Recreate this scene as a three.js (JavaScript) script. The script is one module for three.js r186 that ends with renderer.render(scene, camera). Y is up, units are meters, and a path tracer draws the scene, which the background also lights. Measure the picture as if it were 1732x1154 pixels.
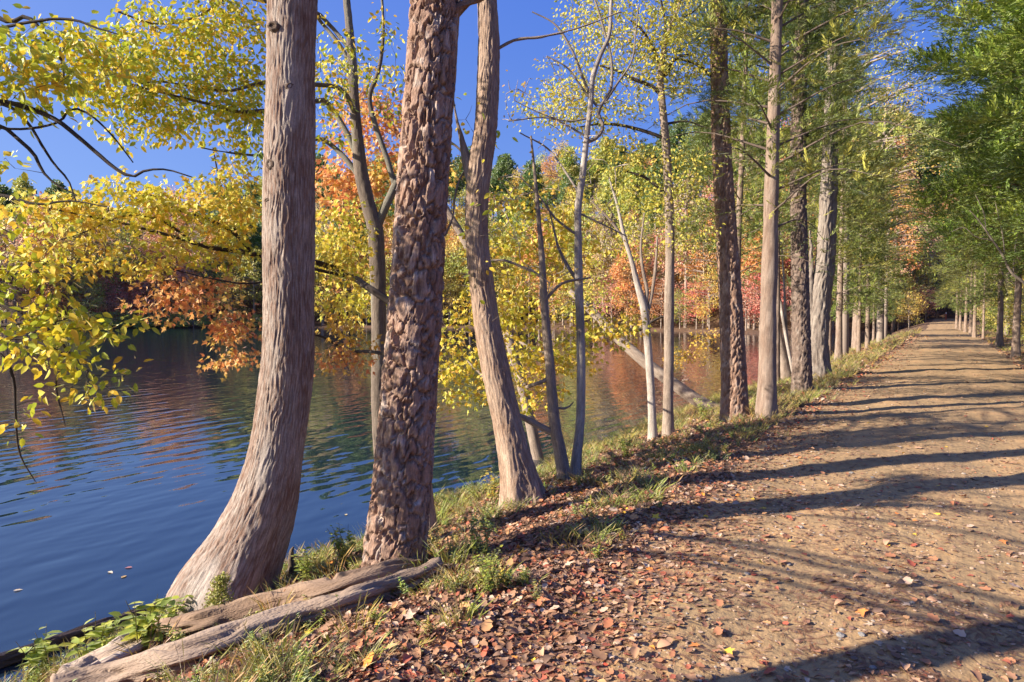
import * as THREE from 'three';
import { mergeGeometries } from 'three/addons/utils/BufferGeometryUtils.js';
import { createNoise2D, createNoise3D } from 'simplex-noise';

// ---------------------------------------------------------------- camera, sky, sun, exposure
const scene = new THREE.Scene();
const camera = new THREE.PerspectiveCamera(53.08, 1732 / 1154, 0.05, 2000);
const YAW = 32.5 * Math.PI / 180, PITCH = 2.23 * Math.PI / 180;
camera.position.set(0, 1.6, 0);
camera.rotation.order = 'YXZ';
camera.rotation.set(-PITCH, YAW, 0);
camera.updateMatrixWorld(true);
const FWD = new THREE.Vector3(0, 0, -1).applyQuaternion(camera.quaternion);
const RGT = new THREE.Vector3(1, 0, 0).applyQuaternion(camera.quaternion);
const UPV = new THREE.Vector3(0, 1, 0).applyQuaternion(camera.quaternion);
const FOC = 1155;

const SUN_EL = 25.5 * Math.PI / 180;
const sunFlat = new THREE.Vector3(-Math.cos(YAW), 0, Math.sin(YAW)).applyAxisAngle(new THREE.Vector3(0, 1, 0), 16 * Math.PI / 180);
const SUN = sunFlat.clone().multiplyScalar(Math.cos(SUN_EL)).setY(Math.sin(SUN_EL)).normalize();
{
  const W = 512, Hh = 256, data = new Float32Array(W * Hh * 4);
  for (let j = 0; j < Hh; j++) for (let i = 0; i < W; i++) {
    const el = ((j + 0.5) / Hh - 0.5) * Math.PI, az = ((i + 0.5) / W - 0.5) * 2 * Math.PI;
    const x = Math.cos(el) * Math.cos(az), y = Math.sin(el), z = Math.cos(el) * Math.sin(az);
    const c = x * SUN.x + y * SUN.y + z * SUN.z;
    const h = Math.pow(1 - Math.max(0, y), 3.2);
    const glow = 0.16 * Math.pow(Math.max(0, c * 0.5 + 0.5), 3) + 0.35 * Math.pow(Math.max(0, c), 24);
    const o = (j * W + i) * 4;
    data[o] = 0.013 + 0.092 * h + glow * 0.66;
    data[o + 1] = 0.053 + 0.130 * h + glow * 0.75;
    data[o + 2] = 0.262 + 0.090 * h + glow * 0.70;
    data[o + 3] = 1;
  }
  const sky = new THREE.DataTexture(data, W, Hh, THREE.RGBAFormat, THREE.FloatType);
  sky.mapping = THREE.EquirectangularReflectionMapping;
  sky.magFilter = THREE.LinearFilter;
  sky.needsUpdate = true;
  scene.background = sky;
  scene.environment = sky;
}
const sun = new THREE.DirectionalLight(new THREE.Color().setRGB(1, 0.87, 0.70), 5);
sun.name = 'sun';
sun.position.copy(SUN).multiplyScalar(120);
sun.castShadow = true;
sun.shadow.mapSize.set(4096, 4096);
Object.assign(sun.shadow.camera, { left: -60, right: 60, top: 60, bottom: -60, near: 1, far: 400 });
scene.add(sun, sun.target);

const renderer = new THREE.WebGLRenderer({ antialias: true });
renderer.toneMapping = THREE.LinearToneMapping;
renderer.toneMappingExposure = 2.7;
renderer.shadowMap.enabled = true;

// ---------------------------------------------------------------- helpers
let seed = 7;
const rnd = () => { seed = (seed + 0x6d2b79f5) | 0; let t = Math.imul(seed ^ (seed >>> 15), 1 | seed); t = (t + Math.imul(t ^ (t >>> 7), 61 | t)) ^ t; return ((t ^ (t >>> 14)) >>> 0) / 4294967296; };
const rr = (a, b) => a + (b - a) * rnd();
const gauss = () => (rnd() + rnd() + rnd() + rnd() - 2) * 1.0;
const pick = (a) => a[Math.floor(rnd() * a.length) % a.length];
const n2 = createNoise2D(rnd), n3 = createNoise3D(rnd);
const fbm2 = (x, y, o = 4) => { let s = 0, a = 1, t = 0; for (let i = 0; i < o; i++) { s += a * n2(x, y); t += a; x = x * 2.03 + 17.1; y = y * 2.03 - 9.7; a *= 0.5; } return s / t; };
const clamp = THREE.MathUtils.clamp, lerp = THREE.MathUtils.lerp, sstep = (a, b, x) => { const t = clamp((x - a) / (b - a), 0, 1); return t * t * (3 - 2 * t); };
const V = (x, y, z) => new THREE.Vector3(x, y, z);
const col = (r, g, b) => new THREE.Color().setRGB(r, g, b);
const used = new Map();
const numbered = (n) => { const k = used.get(n) ?? 0; used.set(n, k + 1); return k ? `${n}_${String(k).padStart(3, '0')}` : n; };
function add(o, parent = scene) { o.castShadow = o.receiveShadow = true; parent.add(o); return o; }
function tag(o, label, category, group) { o.userData.label = label; o.userData.category = category; if (group) o.userData.group = group; return o; }
function thing(name, label, category, pos, group) { const g = new THREE.Group(); g.name = numbered(name); if (pos) g.position.copy(pos); scene.add(g); return tag(g, label, category, group); }
function part(name, geo, mat, parent, off) { const m = new THREE.Mesh(geo, mat); m.name = name; if (off) m.position.copy(off).negate(); return add(m, parent); }
// surveyed points: a bearing read from the photograph together with a distance along the view axis
const at = (px, py, d) => camera.position.clone().addScaledVector(FWD, d).addScaledVector(RGT, (px - 866) / FOC * d).addScaledVector(UPV, (577 - py) / FOC * d);
const depthOf = (p) => p.clone().sub(camera.position).dot(FWD);

// ---------------------------------------------------------------- terrain
const WATER = -1.1;
const RT = [[-30, 170], [-8, 150], [0, 134], [4, 116], [12.4, 101], [21.4, 116], [35.7, 138], [50, 146], [62.5, 150], [75, 150], [100, 150], [180, 150]];
function shoreR(deg) { for (let i = 1; i < RT.length; i++) if (deg <= RT[i][0]) { const t = (deg - RT[i - 1][0]) / (RT[i][0] - RT[i - 1][0]); return lerp(RT[i - 1][1], RT[i][1], sstep(0, 1, t)); } return 150; }
function beyond(x, z) { const r = Math.hypot(x, z), deg = Math.atan2(-x, -z) * 180 / Math.PI; return r - shoreR(deg < -30 ? -30 : deg) - 3 * n2(deg * 0.11, 3) - 1.2 * n2(deg * 0.5, 9); }
const waterEdge = (z) => { const near = Math.exp(-(((z + 2.0) / 2.4) ** 2)); return -5.95 + 0.42 * near + (1 - 0.8 * near) * (0.3 * n2(z * 0.23, 5.5) + 0.12 * n2(z * 0.9, 2.2)); };
function H(x, z) {
  const far = Math.max(0, -z - 88);
  const lift = 0.014 * far;
  const sd = beyond(x, z);
  let hill = sd < 0 ? Math.max(-3.2, WATER + sd * 0.2) : WATER + 0.35 * sstep(0, 1.2, sd) + 0.06 * sd * sstep(0, 40, sd) + lerp(27, 9, sstep(42, 60, Math.atan2(-x, -z) * 180 / Math.PI)) * sstep(8, 85, sd) + 1.6 * n2(x * 0.02, z * 0.02) * sstep(4, 60, sd);
  let y;
  if (x < -2) {
    const e = waterEdge(z), t = (-2 - x) / (-2 - e);
    y = t < 1 ? lerp(0, WATER, Math.pow(t, 1.35)) : Math.max(-3.2, WATER - (t - 1) * 1.7);
    y += 0.045 * fbm2(x * 1.1, z * 1.1, 3) * sstep(0, 0.25, t);
  } else if (x > 2.2) {
    y = -1.7 * sstep(2.6, 10, x) + 5.5 * sstep(16, 75, x) + 0.08 * n2(x * 0.5, z * 0.5);
  } else y = 0;
  y += lift * sstep(-12, -2, x);
  y += 0.022 * n2(x * 0.8, z * 0.35) + 0.010 * n2(x * 2.3 + 7, z * 2.1) + 0.004 * n2(x * 8, z * 8);
  if (Math.abs(x) < 2.4) y += 0.02 * (Math.cos(x * 1.5) - 0.5);
  return Math.max(y, hill);
}
function G(px, py) { // ground point along a bearing
  const dir = at(px, py, 1).sub(camera.position);
  let d = 1;
  for (let i = 0; i < 4000; i++) { const p = camera.position.clone().addScaledVector(dir, d); if (p.y < Math.max(H(p.x, p.z), WATER - 0.2)) return p; d += 0.01 + d * 0.002; }
  return camera.position.clone().addScaledVector(dir, d);
}

// ---------------------------------------------------------------- textures
function tex(w, h, f, { srgb = false, repeat = [1, 1] } = {}) {
  const data = new Uint8Array(w * h * 4);
  for (let j = 0; j < h; j++) for (let i = 0; i < w; i++) { const c = f(i / w, j / h), o = (j * w + i) * 4; data[o] = clamp(c[0], 0, 1) * 255; data[o + 1] = clamp(c[1], 0, 1) * 255; data[o + 2] = clamp(c[2], 0, 1) * 255; data[o + 3] = 255; }
  const t = new THREE.DataTexture(data, w, h);
  t.wrapS = t.wrapT = THREE.RepeatWrapping; t.magFilter = THREE.LinearFilter; t.minFilter = THREE.LinearMipmapLinearFilter;
  t.repeat.set(...repeat); if (srgb) t.colorSpace = THREE.SRGBColorSpace; t.needsUpdate = true;
  return t;
}
// noise that repeats with the tile: simplex noise on a torus made of two circles, taken pairwise
const { noise4 } = (() => { const a = createNoise3D(rnd), b = createNoise3D(rnd); return { noise4: (u, v, f) => { const U = u * 2 * Math.PI, W2 = v * 2 * Math.PI, R = f / (2 * Math.PI); return 0.5 * (a(Math.cos(U) * R, Math.sin(U) * R, Math.cos(W2) * R) + b(Math.cos(U + 1) * R + 9, Math.sin(U + 1) * R, Math.sin(W2) * R)) + 0.35 * a(Math.cos(W2) * R + 31, Math.sin(W2) * R, Math.cos(U + 2) * R + 5); } }; })();
const tnoise = (u, v, f, o) => { let s = 0, k = 1, t = 0; for (let i = 0; i < o; i++) { s += k * noise4(u, v, f); t += k; f *= 2.1; k *= 0.6; } return s / t; };
const dirtGrain = new Float32Array(1024 * 1024), dirtPatch = new Float32Array(1024 * 1024);
for (let j = 0; j < 1024; j++) for (let i = 0; i < 1024; i++) { dirtGrain[j * 1024 + i] = tnoise(i / 1024, j / 1024, 60, 4) + 0.35 * (rnd() - 0.5); dirtPatch[j * 1024 + i] = tnoise(i / 1024, j / 1024, 6, 4); }
const gi = (u, v) => (Math.floor(v * 1024) % 1024) * 1024 + (Math.floor(u * 1024) % 1024);
const dirtMap = tex(1024, 1024, (u, v) => { const g = dirtGrain[gi(u, v)], p = dirtPatch[gi(u, v)]; const k = 0.80 + 0.16 * g + 0.16 * p; return [0.765 * k, 0.632 * k * (1 - 0.04 * p), 0.455 * k * (1 - 0.07 * p)]; }, { srgb: true });
const dirtBump = tex(1024, 1024, (u, v) => { const g = dirtGrain[gi(u, v)], p = dirtPatch[gi(u, v)], k = 0.5 + 0.28 * g + 0.2 * p; return [k, k, k]; });
const soilMap = tex(1024, 1024, (u, v) => { const g = dirtGrain[gi(u, v)], p = dirtPatch[gi(u, v)]; const k = 0.62 + 0.36 * g + 0.2 * p; return [0.60 * k, 0.45 * k, 0.33 * k]; }, { srgb: true });
const barkMap = tex(512, 1024, (u, v) => { const s = tnoise(u, v * 0.25 % 1, 26, 3), g = tnoise(u, v, 50, 3); const k = 0.82 + 0.22 * s + 0.18 * g; return [k, k, k]; }, { srgb: true });
const barkBump = tex(512, 1024, (u, v) => { const s = 1 - Math.abs(tnoise(u, v, 20, 2)) * 2, g = tnoise(u, v, 90, 3); const k = 0.45 + 0.3 * s + 0.3 * g; return [k, k, k]; });
const woodBump = tex(512, 512, (u, v) => { const s = tnoise(u, v * 0.999, 40, 3); const k = 0.5 + 0.5 * s; return [k, k, k]; });
// small waves that run towards the bank, summed from plane waves that fit the tile
const WT = 24, waveTex = (() => {
  const N = 1024, hgt = new Float32Array(N * N), waves = [];
  for (let k = 0; k < 70; k++) {
    const lam = Math.exp(rr(Math.log(0.16), Math.log(0.95))), a = gauss() * 0.55 + 0.12;
    const kx = Math.round(WT / lam * Math.cos(a)), kz = Math.round(WT / lam * Math.sin(a));
    waves.push([kx, kz, rr(0, 6.283), Math.pow(lam, 1.25) * rr(0.4, 1)]);
  }
  for (const [kx, kz, p, a] of waves) for (let j = 0; j < N; j++) { const b = 2 * Math.PI * kz * j / N + p; for (let i = 0; i < N; i++) hgt[j * N + i] += a * Math.sin(2 * Math.PI * kx * i / N + b); }
  let m = 0; for (const h of hgt) m = Math.max(m, Math.abs(h));
  const data = new Float32Array(N * N * 4);
  for (let i = 0; i < N * N; i++) { data[i * 4] = data[i * 4 + 1] = data[i * 4 + 2] = 0.5 + 0.5 * hgt[i] / m; data[i * 4 + 3] = 1; }
  const t = new THREE.DataTexture(data, N, N, THREE.RGBAFormat, THREE.FloatType);
  t.wrapS = t.wrapT = THREE.RepeatWrapping; t.magFilter = THREE.LinearFilter; t.needsUpdate = true; return t;
})();

// ---------------------------------------------------------------- materials
const std = (o) => new THREE.MeshStandardMaterial({ roughness: 0.95, ...o });
const rep = (t, x, y) => { const c = t.clone(); c.repeat.set(x, y); c.needsUpdate = true; return c; };
const M = {
  dirt: std({ map: rep(dirtMap, 1 / 4.3, 1 / 4.3), bumpMap: rep(dirtBump, 1 / 4.3, 1 / 4.3), bumpScale: 0.02, vertexColors: true }),
  soil: std({ map: rep(soilMap, 1 / 3.7, 1 / 3.7), bumpMap: rep(dirtBump, 1 / 2.9, 1 / 2.9), bumpScale: 0.04, vertexColors: true }),
  water: new THREE.MeshPhysicalMaterial({ color: col(0.007, 0.017, 0.030), roughness: 0.02, ior: 2.0, bumpMap: rep(waveTex, 1 / WT, 1 / WT), bumpScale: 0.016 }),
  barkV: std({ vertexColors: true, map: rep(barkMap, 2, 0.8), bumpMap: rep(barkBump, 4, 1.2), bumpScale: 0.006 }),
  twig: std({ color: col(0.13, 0.095, 0.075) }),
  twigPale: std({ color: col(0.34, 0.29, 0.25) }),
  twigDark: std({ color: col(0.055, 0.042, 0.036) }),
  log: std({ vertexColors: true, bumpMap: rep(woodBump, 2, 0.6), bumpScale: 0.012 }),
  wet: std({ vertexColors: true, roughness: 0.45, bumpMap: rep(woodBump, 2, 0.6), bumpScale: 0.012 }),
};
const leafMat = (o = {}) => new THREE.MeshPhysicalMaterial({ roughness: 0.8, transmission: 0.5, thickness: 0, ior: 1.3, side: THREE.DoubleSide, ...o });
M.leaf = leafMat();
M.leafV = leafMat({ vertexColors: true });
M.needleV = leafMat({ vertexColors: true, transmission: 0.25 });
M.dry = leafMat({ transmission: 0.15, roughness: 0.85 });
M.grass = leafMat({ transmission: 0.35, vertexColors: true });

// ---------------------------------------------------------------- ground, path, water
{
  const line = (a, b, s0, grow, end) => { const out = []; for (let v = a; v <= b + 1e-6; v += s0) out.push(v); let s = s0, v = out[out.length - 1]; while (v < end) { s *= grow; v += s; out.push(v); } return out; };
  const xr = line(0, 3.2, 0.075, 1.13, 420), xl = line(0, 6.8, 0.075, 1.10, 420), xs = [...xl.slice(1).map((v) => -v).reverse(), ...xr];
  const zf = line(0, 13, 0.075, 1.035, 420), zb = line(0, 1.5, 0.15, 1.2, 90), zs = [...zb.slice(1).reverse(), ...zf.map((v) => -v)];
  const nx = xs.length, nz = zs.length, pos = new Float32Array(nx * nz * 3), uv = new Float32Array(nx * nz * 2), cl = new Float32Array(nx * nz * 3);
  for (let j = 0; j < nz; j++) for (let i = 0; i < nx; i++) {
    const o = j * nx + i, x = xs[i], z = zs[j];
    pos.set([x, H(x, z), z], o * 3); uv.set([x, -z], o * 2);
    const p = fbm2(x * 0.35, z * 0.22, 4), q = fbm2(x * 1.7 + 40, z * 0.9, 3);
    const k = 0.92 + 0.14 * p + 0.10 * q;
    cl.set([k, k * (0.985 - 0.03 * q), k * (0.97 - 0.05 * q)], o * 3);
  }
  const idx = { path: [], ground: [] };
  for (let j = 0; j < nz - 1; j++) for (let i = 0; i < nx - 1; i++) {
    const a = j * nx + i, b = a + 1, c = a + nx, d = c + 1, xm = (xs[i] + xs[i + 1]) / 2, zm = (zs[j] + zs[j + 1]) / 2;
    const on = xm > -2.0 + 0.22 * n2(zm * 0.6, 1) + 0.1 * n2(zm * 2.3, 4) && xm < 2.1 + 0.25 * n2(zm * 0.5, 8) && zm > -150;
    idx[on ? 'path' : 'ground'].push(a, b, d, a, d, c);
  }
  for (let k = 0; k < 2; k++) {
    const g = new THREE.BufferGeometry(), name = ['path', 'ground'][k];
    g.setAttribute('position', new THREE.BufferAttribute(pos, 3)); g.setAttribute('uv', new THREE.BufferAttribute(uv, 2)); g.setAttribute('color', new THREE.BufferAttribute(cl, 3));
    g.setIndex(idx.path.concat(idx.ground)); g.computeVertexNormals();
    g.setIndex(idx[name]);
    const m = new THREE.Mesh(g, k ? M.soil : M.dirt);
    m.name = k ? 'ground' : 'dirt_path'; m.userData = { kind: 'structure', label: k ? 'brown soil of the bank and the woods' : 'bare earth path strewn with needles and leaves' };
    add(m);
  }
  const wg = new THREE.PlaneGeometry(420, 460, 1, 1).rotateX(-Math.PI / 2);
  const p = wg.attributes.position, u = wg.attributes.uv;
  for (let i = 0; i < p.count; i++) { p.setX(i, p.getX(i) - 214.5); p.setZ(i, p.getZ(i) - 60); u.setXY(i, p.getX(i), -p.getZ(i)); }
  const w = new THREE.Mesh(wg, M.water); w.position.y = WATER; w.name = 'lake_water'; w.userData = { kind: 'structure', label: 'rippled blue lake water mirroring the autumn trees' };
  add(w);
}

// ---------------------------------------------------------------- trunks
const tmp = new THREE.Vector3();
function spline(pts, n) { return new THREE.CatmullRomCurve3(pts, false, 'centripetal').getSpacedPoints(n); }
/* sweep a round section along points; rad(t) radius; shape(theta, h, r) -> extra radius; colour(theta, h, n) -> [r,g,b] */
function sweep(pts, rads, { step = 0.12, sides = 8, bark = null, color = null, cap = true, flare = 0, lobes = 5 } = {}) {
  let len = 0; for (let i = 1; i < pts.length; i++) len += pts[i].distanceTo(pts[i - 1]);
  const n = Math.max(2, Math.round(len / step)), curve = new THREE.CatmullRomCurve3(pts, false, 'centripetal');
  const cl = [0]; for (let i = 1; i < pts.length; i++) cl.push(cl[i - 1] + pts[i].distanceTo(pts[i - 1]));
  const P = curve.getSpacedPoints(n);
  const radAt = (t) => { const s = t * len; let i = 1; while (i < cl.length - 1 && cl[i] < s) i++; const u = clamp((s - cl[i - 1]) / (cl[i] - cl[i - 1] || 1), 0, 1); return lerp(rads[i - 1], rads[i], u); };
  const pos = [], uv = [], clr = [], idx = [];
  let T = P[1].clone().sub(P[0]).normalize(), N = new THREE.Vector3(1, 0, 0).addScaledVector(T, -T.x).normalize();
  const ph = rnd() * 6.28, span = Math.max(0.5, Math.round(2 * Math.PI * rads[0] * 2) / 2);
  for (let j = 0; j <= n; j++) {
    const t = j / n, h = t * len;
    T = (j < n ? P[j + 1].clone().sub(P[j]) : P[j].clone().sub(P[j - 1])).normalize();
    N.addScaledVector(T, -N.dot(T)).normalize();
    const B = T.clone().cross(N), r0 = radAt(t), fl = flare ? flare * Math.exp(-h / (0.9 * r0 * 2 + 0.05)) : 0;
    for (let i = 0; i <= sides; i++) {
      const th = (i % sides) / sides * 2 * Math.PI;
      let r = r0 * (1 + fl * (1 + 0.55 * Math.sin(lobes * th + ph) + 0.3 * Math.sin((lobes - 2) * th + ph * 2)));
      let c = null;
      if (bark) { const b = bark(th, h, r0); r += b.d; c = b.c; }
      const x = Math.cos(th) * r, y = Math.sin(th) * r;
      pos.push(P[j].x + N.x * x + B.x * y, P[j].y + N.y * x + B.y * y, P[j].z + N.z * x + B.z * y);
      uv.push(i / sides * span, h);
      if (color || c) { const q = c || color(th, h, r0); clr.push(q[0], q[1], q[2]); }
    }
  }
  for (let j = 0; j < n; j++) for (let i = 0; i < sides; i++) { const a = j * (sides + 1) + i, b = a + 1, c = a + sides + 1, d = c + 1; idx.push(a, b, d, a, d, c); }
  if (cap) for (const j of [0, n]) {
    const o = pos.length / 3, q = P[j]; pos.push(q.x, q.y, q.z); uv.push(0, 0); if (clr.length) clr.push(...clr.slice(-3));
    for (let i = 0; i < sides; i++) { const a = j * (sides + 1) + i; j ? idx.push(a, a + 1, o) : idx.push(a + 1, a, o); }
  }
  const g = new THREE.BufferGeometry();
  g.setAttribute('position', new THREE.Float32BufferAttribute(pos, 3)); g.setAttribute('uv', new THREE.Float32BufferAttribute(uv, 2));
  if (clr.length) g.setAttribute('color', new THREE.Float32BufferAttribute(clr, 3));
  g.setIndex(idx); g.computeVertexNormals();
  const nn = g.attributes.normal;
  for (let j = 0; j <= n; j++) { const a = j * (sides + 1), b = a + sides; tmp.set(nn.getX(a) + nn.getX(b), nn.getY(a) + nn.getY(b), nn.getZ(a) + nn.getZ(b)).normalize(); nn.setXYZ(a, tmp.x, tmp.y, tmp.z); nn.setXYZ(b, tmp.x, tmp.y, tmp.z); }
  return g;
}
const mixc = (a, b, t) => [lerp(a[0], b[0], t), lerp(a[1], b[1], t), lerp(a[2], b[2], t)];
// interlaced ridges, as on a tulip tree, ash or maple
function furrowed(base, alt, { width = 0.03, depth = 0.008, stretch = 7, lichen = null, streak = 0.4, sd = 0 } = {}) {
  return (th, h, r) => {
    const x = Math.cos(th) * r, y = Math.sin(th) * r, w = 0.02 * n3(x * 6, y * 6, h * 3 + sd);
    const f = 1 / (width * 2.2), a = n3((x + w) * f, (y + w) * f, h * f / stretch + sd), b = n3(x * f * 2.1 + 5, y * f * 2.1, h * f * 2.1 / (stretch * 0.6) + sd);
    const ridge = 1 - Math.abs(a) * 1.6, d = depth * (ridge - 0.4 + 0.35 * b) + 0.018 * r / 0.2 * n3(x * 2, y * 2, h * 0.7 + sd);
    const t = clamp(0.5 + 0.3 * n3(x * 5 + 9, y * 5, h * 1.4 + sd) + streak * n3(x * 80, y * 80, h * 6 + sd) + 0.2 * n3(x * 40, y * 40, h * 12), 0, 1);
    let c = mixc(base, alt, t);
    if (lichen) c = mixc(c, lichen, 0.8 * sstep(0.25, 0.7, n3(x * 3.3, y * 3.3, h * 0.9 + 30 + sd)));
    return { d, c };
  };
}
// broad plates with cracks between them, as on a pine
const hash3 = (i, j, k) => { let h = Math.imul(i, 374761393) + Math.imul(j, 668265263) + Math.imul(k, 2147483647 ^ 0x5bd1e995); h = Math.imul(h ^ (h >>> 13), 1274126177); return ((h ^ (h >>> 16)) >>> 0) / 4294967296; };
function plated(base, alt, pale, { size = 0.098, depth = 0.034, stretch = 1.9, sd = 0 } = {}) {
  return (th, h, r) => {
    const wx = 0.16 * n3(Math.cos(th) * 6, Math.sin(th) * 6, h * 8 + sd), x = Math.cos(th) * r / size + wx, y = Math.sin(th) * r / size + wx * 0.7, z = h / (size * stretch) + 0.22 * n3(x * 1.1, y * 1.1, h * 5) + sd;
    const ix = Math.floor(x), iy = Math.floor(y), iz = Math.floor(z);
    let f1 = 9, f2 = 9, id = 0;
    for (let a = -1; a <= 1; a++) for (let b = -1; b <= 1; b++) for (let c = -1; c <= 1; c++) {
      const X = ix + a, Y = iy + b, Z = iz + c, dx = X + hash3(X, Y, Z) - x, dy = Y + hash3(X + 71, Y, Z) - y, dz = Z + hash3(X, Y + 53, Z) - z, q = Math.sqrt(dx * dx + dy * dy + dz * dz);
      if (q < f1) { f2 = f1; f1 = q; id = hash3(X + 5, Y + 9, Z + 3); } else if (q < f2) f2 = q;
    }
    const e = f2 - f1, crack = Math.abs(n3(x * 0.62 + 2, y * 0.62, z * 0.42)) + 0.12 * n3(x * 2.5, y * 2.5, z * 2.5), plate = Math.min(sstep(0.01, 0.12, e) * 0.75 + 0.25, sstep(0.0, 0.12, crack)), flake = Math.floor((n3(x * 1.6, y * 1.6, z * 2.4) + 1) * 2.5) / 5;
    const d = depth * (plate - 0.75) + 0.007 * (id - 0.5) + 0.010 * flake * plate + 0.0025 * n3(x * 6, y * 6, z * 9);
    const t = clamp(id * 0.6 + 0.45 * flake + 0.25 * n3(x * 4, y * 4, z * 5), 0, 1);
    let c = mixc(base, alt, t);
    c = mixc(c, pale, 0.55 * sstep(0.35, 0.8, n3(x * 0.9 + 3, y * 0.9, z * 1.2) + 0.4 * (id - 0.5)));
    return { d, c };
  };
}
const C = { grey: [0.30, 0.255, 0.215], greyPale: [0.44, 0.395, 0.35], tan: [0.33, 0.245, 0.185], brown: [0.20, 0.14, 0.105], dark: [0.10, 0.075, 0.06], pineA: [0.27, 0.15, 0.10], pineB: [0.48, 0.33, 0.25], pineP: [0.62, 0.54, 0.48], cedar: [0.33, 0.235, 0.175], cedarB: [0.45, 0.36, 0.29], lich: [0.42, 0.42, 0.36] };

// ---------------------------------------------------------------- leaves
function leafShape(kind) { // length 1 along +x, blade in the xz plane, folded a little along its midrib
  const p = [], idx = [];
  if (kind === 'oval') {
    const prof = [[0, 0.0], [0.28, 0.24], [0.6, 0.24], [1, 0]];
    p.push(0, 0, 0, 0.28, 0.05, 0.25, 0.65, 0.03, 0.22, 1, -0.07, 0, 0.65, 0.03, -0.22, 0.28, 0.05, -0.25, 0.35, -0.02, 0, 0.66, -0.035, 0);
    idx.push(0, 1, 6, 1, 2, 7, 1, 7, 6, 2, 3, 7, 3, 4, 7, 4, 5, 6, 4, 6, 7, 5, 0, 6);
  } else if (kind === 'needle') { // a tuft of flat needles
    for (let k = 0; k < 5; k++) { const a = (k - 2) * 0.42, h = 0.12 * ((k * 7) % 3 - 1), c = Math.cos(a), s = Math.sin(a), o = p.length / 3; p.push(0, 0, 0, 0.5 * c + 0.04 * s, h, 0.5 * s - 0.04 * c, c, h * 2, s, 0.5 * c - 0.04 * s, h, 0.5 * s + 0.04 * c); idx.push(o, o + 1, o + 2, o, o + 2, o + 3); }
  } else if (kind === 'maple') {
    const ring = [[0, 0], [0.02, 0.28], [0.2, 0.22], [0.38, 0.5], [0.45, 0.2], [1, 0], [0.45, -0.2], [0.38, -0.5], [0.2, -0.22], [0.02, -0.28]];
    p.push(0.3, -0.05, 0); for (const [x, z] of ring) p.push(x, 0.06 * Math.abs(z) * 2 - 0.1 * x * x, z);
    for (let i = 0; i < 10; i++) idx.push(0, 1 + i, 1 + (i + 1) % 10);
  } else if (kind === 'curl') { // dry and rolled
    const ring = [[0, 0], [0.1, 0.26], [0.32, 0.30], [0.42, 0.42], [0.6, 0.26], [0.8, 0.28], [1, 0], [0.8, -0.24], [0.62, -0.3], [0.38, -0.40], [0.3, -0.26], [0.1, -0.24]];
    p.push(0.42, 0.0, 0); for (const [x, z] of ring) p.push(x, 0.85 * z * z + 0.22 * (x - 0.42) * (x - 0.42) + 0.03 * Math.sin(x * 9 + z * 7), z);
    for (let i = 0; i < 12; i++) idx.push(0, 1 + i, 1 + (i + 1) % 12);
  } else { // 'roll': one edge turned over
    const nx = 4, nz = 3; for (let i = 0; i <= nx; i++) for (let j = 0; j <= nz; j++) { const u = i / nx, w = 0.36 * Math.sin(Math.PI * (0.06 + 0.9 * u)), z = (j / nz - 0.5) * 2 * w, a = z > 0 ? z * 3 : 0; p.push(u, 0.12 * Math.sin(u * 3) + (z > 0 ? 0.25 * (1 - Math.cos(a * 1.4)) : z * z), z > 0 ? Math.sin(a) * 0.3 : z); }
    for (let i = 0; i < nx; i++) for (let j = 0; j < nz; j++) { const a = i * (nz + 1) + j; idx.push(a, a + 1, a + nz + 2, a, a + nz + 2, a + nz + 1); }
  }
  const g = new THREE.BufferGeometry(); g.setAttribute('position', new THREE.Float32BufferAttribute(p, 3)); g.setIndex(idx); g.computeVertexNormals(); return g;
}
const LEAF = { oval: leafShape('oval'), maple: leafShape('maple'), curl: leafShape('curl'), roll: leafShape('roll'), needle: leafShape('needle') };
const PAL = {
  lime: [[0.40, 0.48, 0.05], [0.48, 0.54, 0.05], [0.60, 0.58, 0.04], [0.74, 0.62, 0.05], [0.50, 0.54, 0.05], [0.78, 0.58, 0.05], [0.36, 0.42, 0.045], [0.78, 0.52, 0.06], [0.70, 0.62, 0.06]],
  yellow: [[0.72, 0.60, 0.06], [0.76, 0.58, 0.07], [0.64, 0.60, 0.07], [0.74, 0.46, 0.07], [0.54, 0.55, 0.06], [0.78, 0.66, 0.12]],
  orange: [[0.74, 0.38, 0.13], [0.72, 0.30, 0.10], [0.76, 0.46, 0.16], [0.66, 0.25, 0.10], [0.76, 0.52, 0.12]],
  amber: [[0.72, 0.48, 0.07], [0.70, 0.40, 0.07], [0.62, 0.48, 0.08], [0.56, 0.36, 0.08]],
  olive: [[0.60, 0.55, 0.08], [0.66, 0.57, 0.09], [0.50, 0.51, 0.08], [0.70, 0.56, 0.10], [0.42, 0.45, 0.07]],
  red: [[0.50, 0.08, 0.06], [0.58, 0.15, 0.10], [0.42, 0.05, 0.05], [0.62, 0.24, 0.14]],
};
const mtx = new THREE.Matrix4(), q1 = new THREE.Quaternion(), sc = new THREE.Vector3();
function leafMatrix(p, dir, up, s) { // x axis along dir, y axis near up
  const X = dir.clone().normalize(), Z = X.clone().cross(up).normalize(), Y = Z.clone().cross(X);
  return new THREE.Matrix4().makeBasis(X.multiplyScalar(s), Y.multiplyScalar(s), Z.multiplyScalar(s)).setPosition(p);
}
const rdir = () => { const z = rr(-1, 1), a = rr(0, 6.2832), r = Math.sqrt(1 - z * z); return V(r * Math.cos(a), z, r * Math.sin(a)); };
const leafMats = new Map();
function leafMatOf(c, base = M.leaf) { const k = base.uuid + c.join(); if (!leafMats.has(k)) { const m = base.clone(); m.color.setRGB(...c); leafMats.set(k, m); } return leafMats.get(k); }

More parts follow.
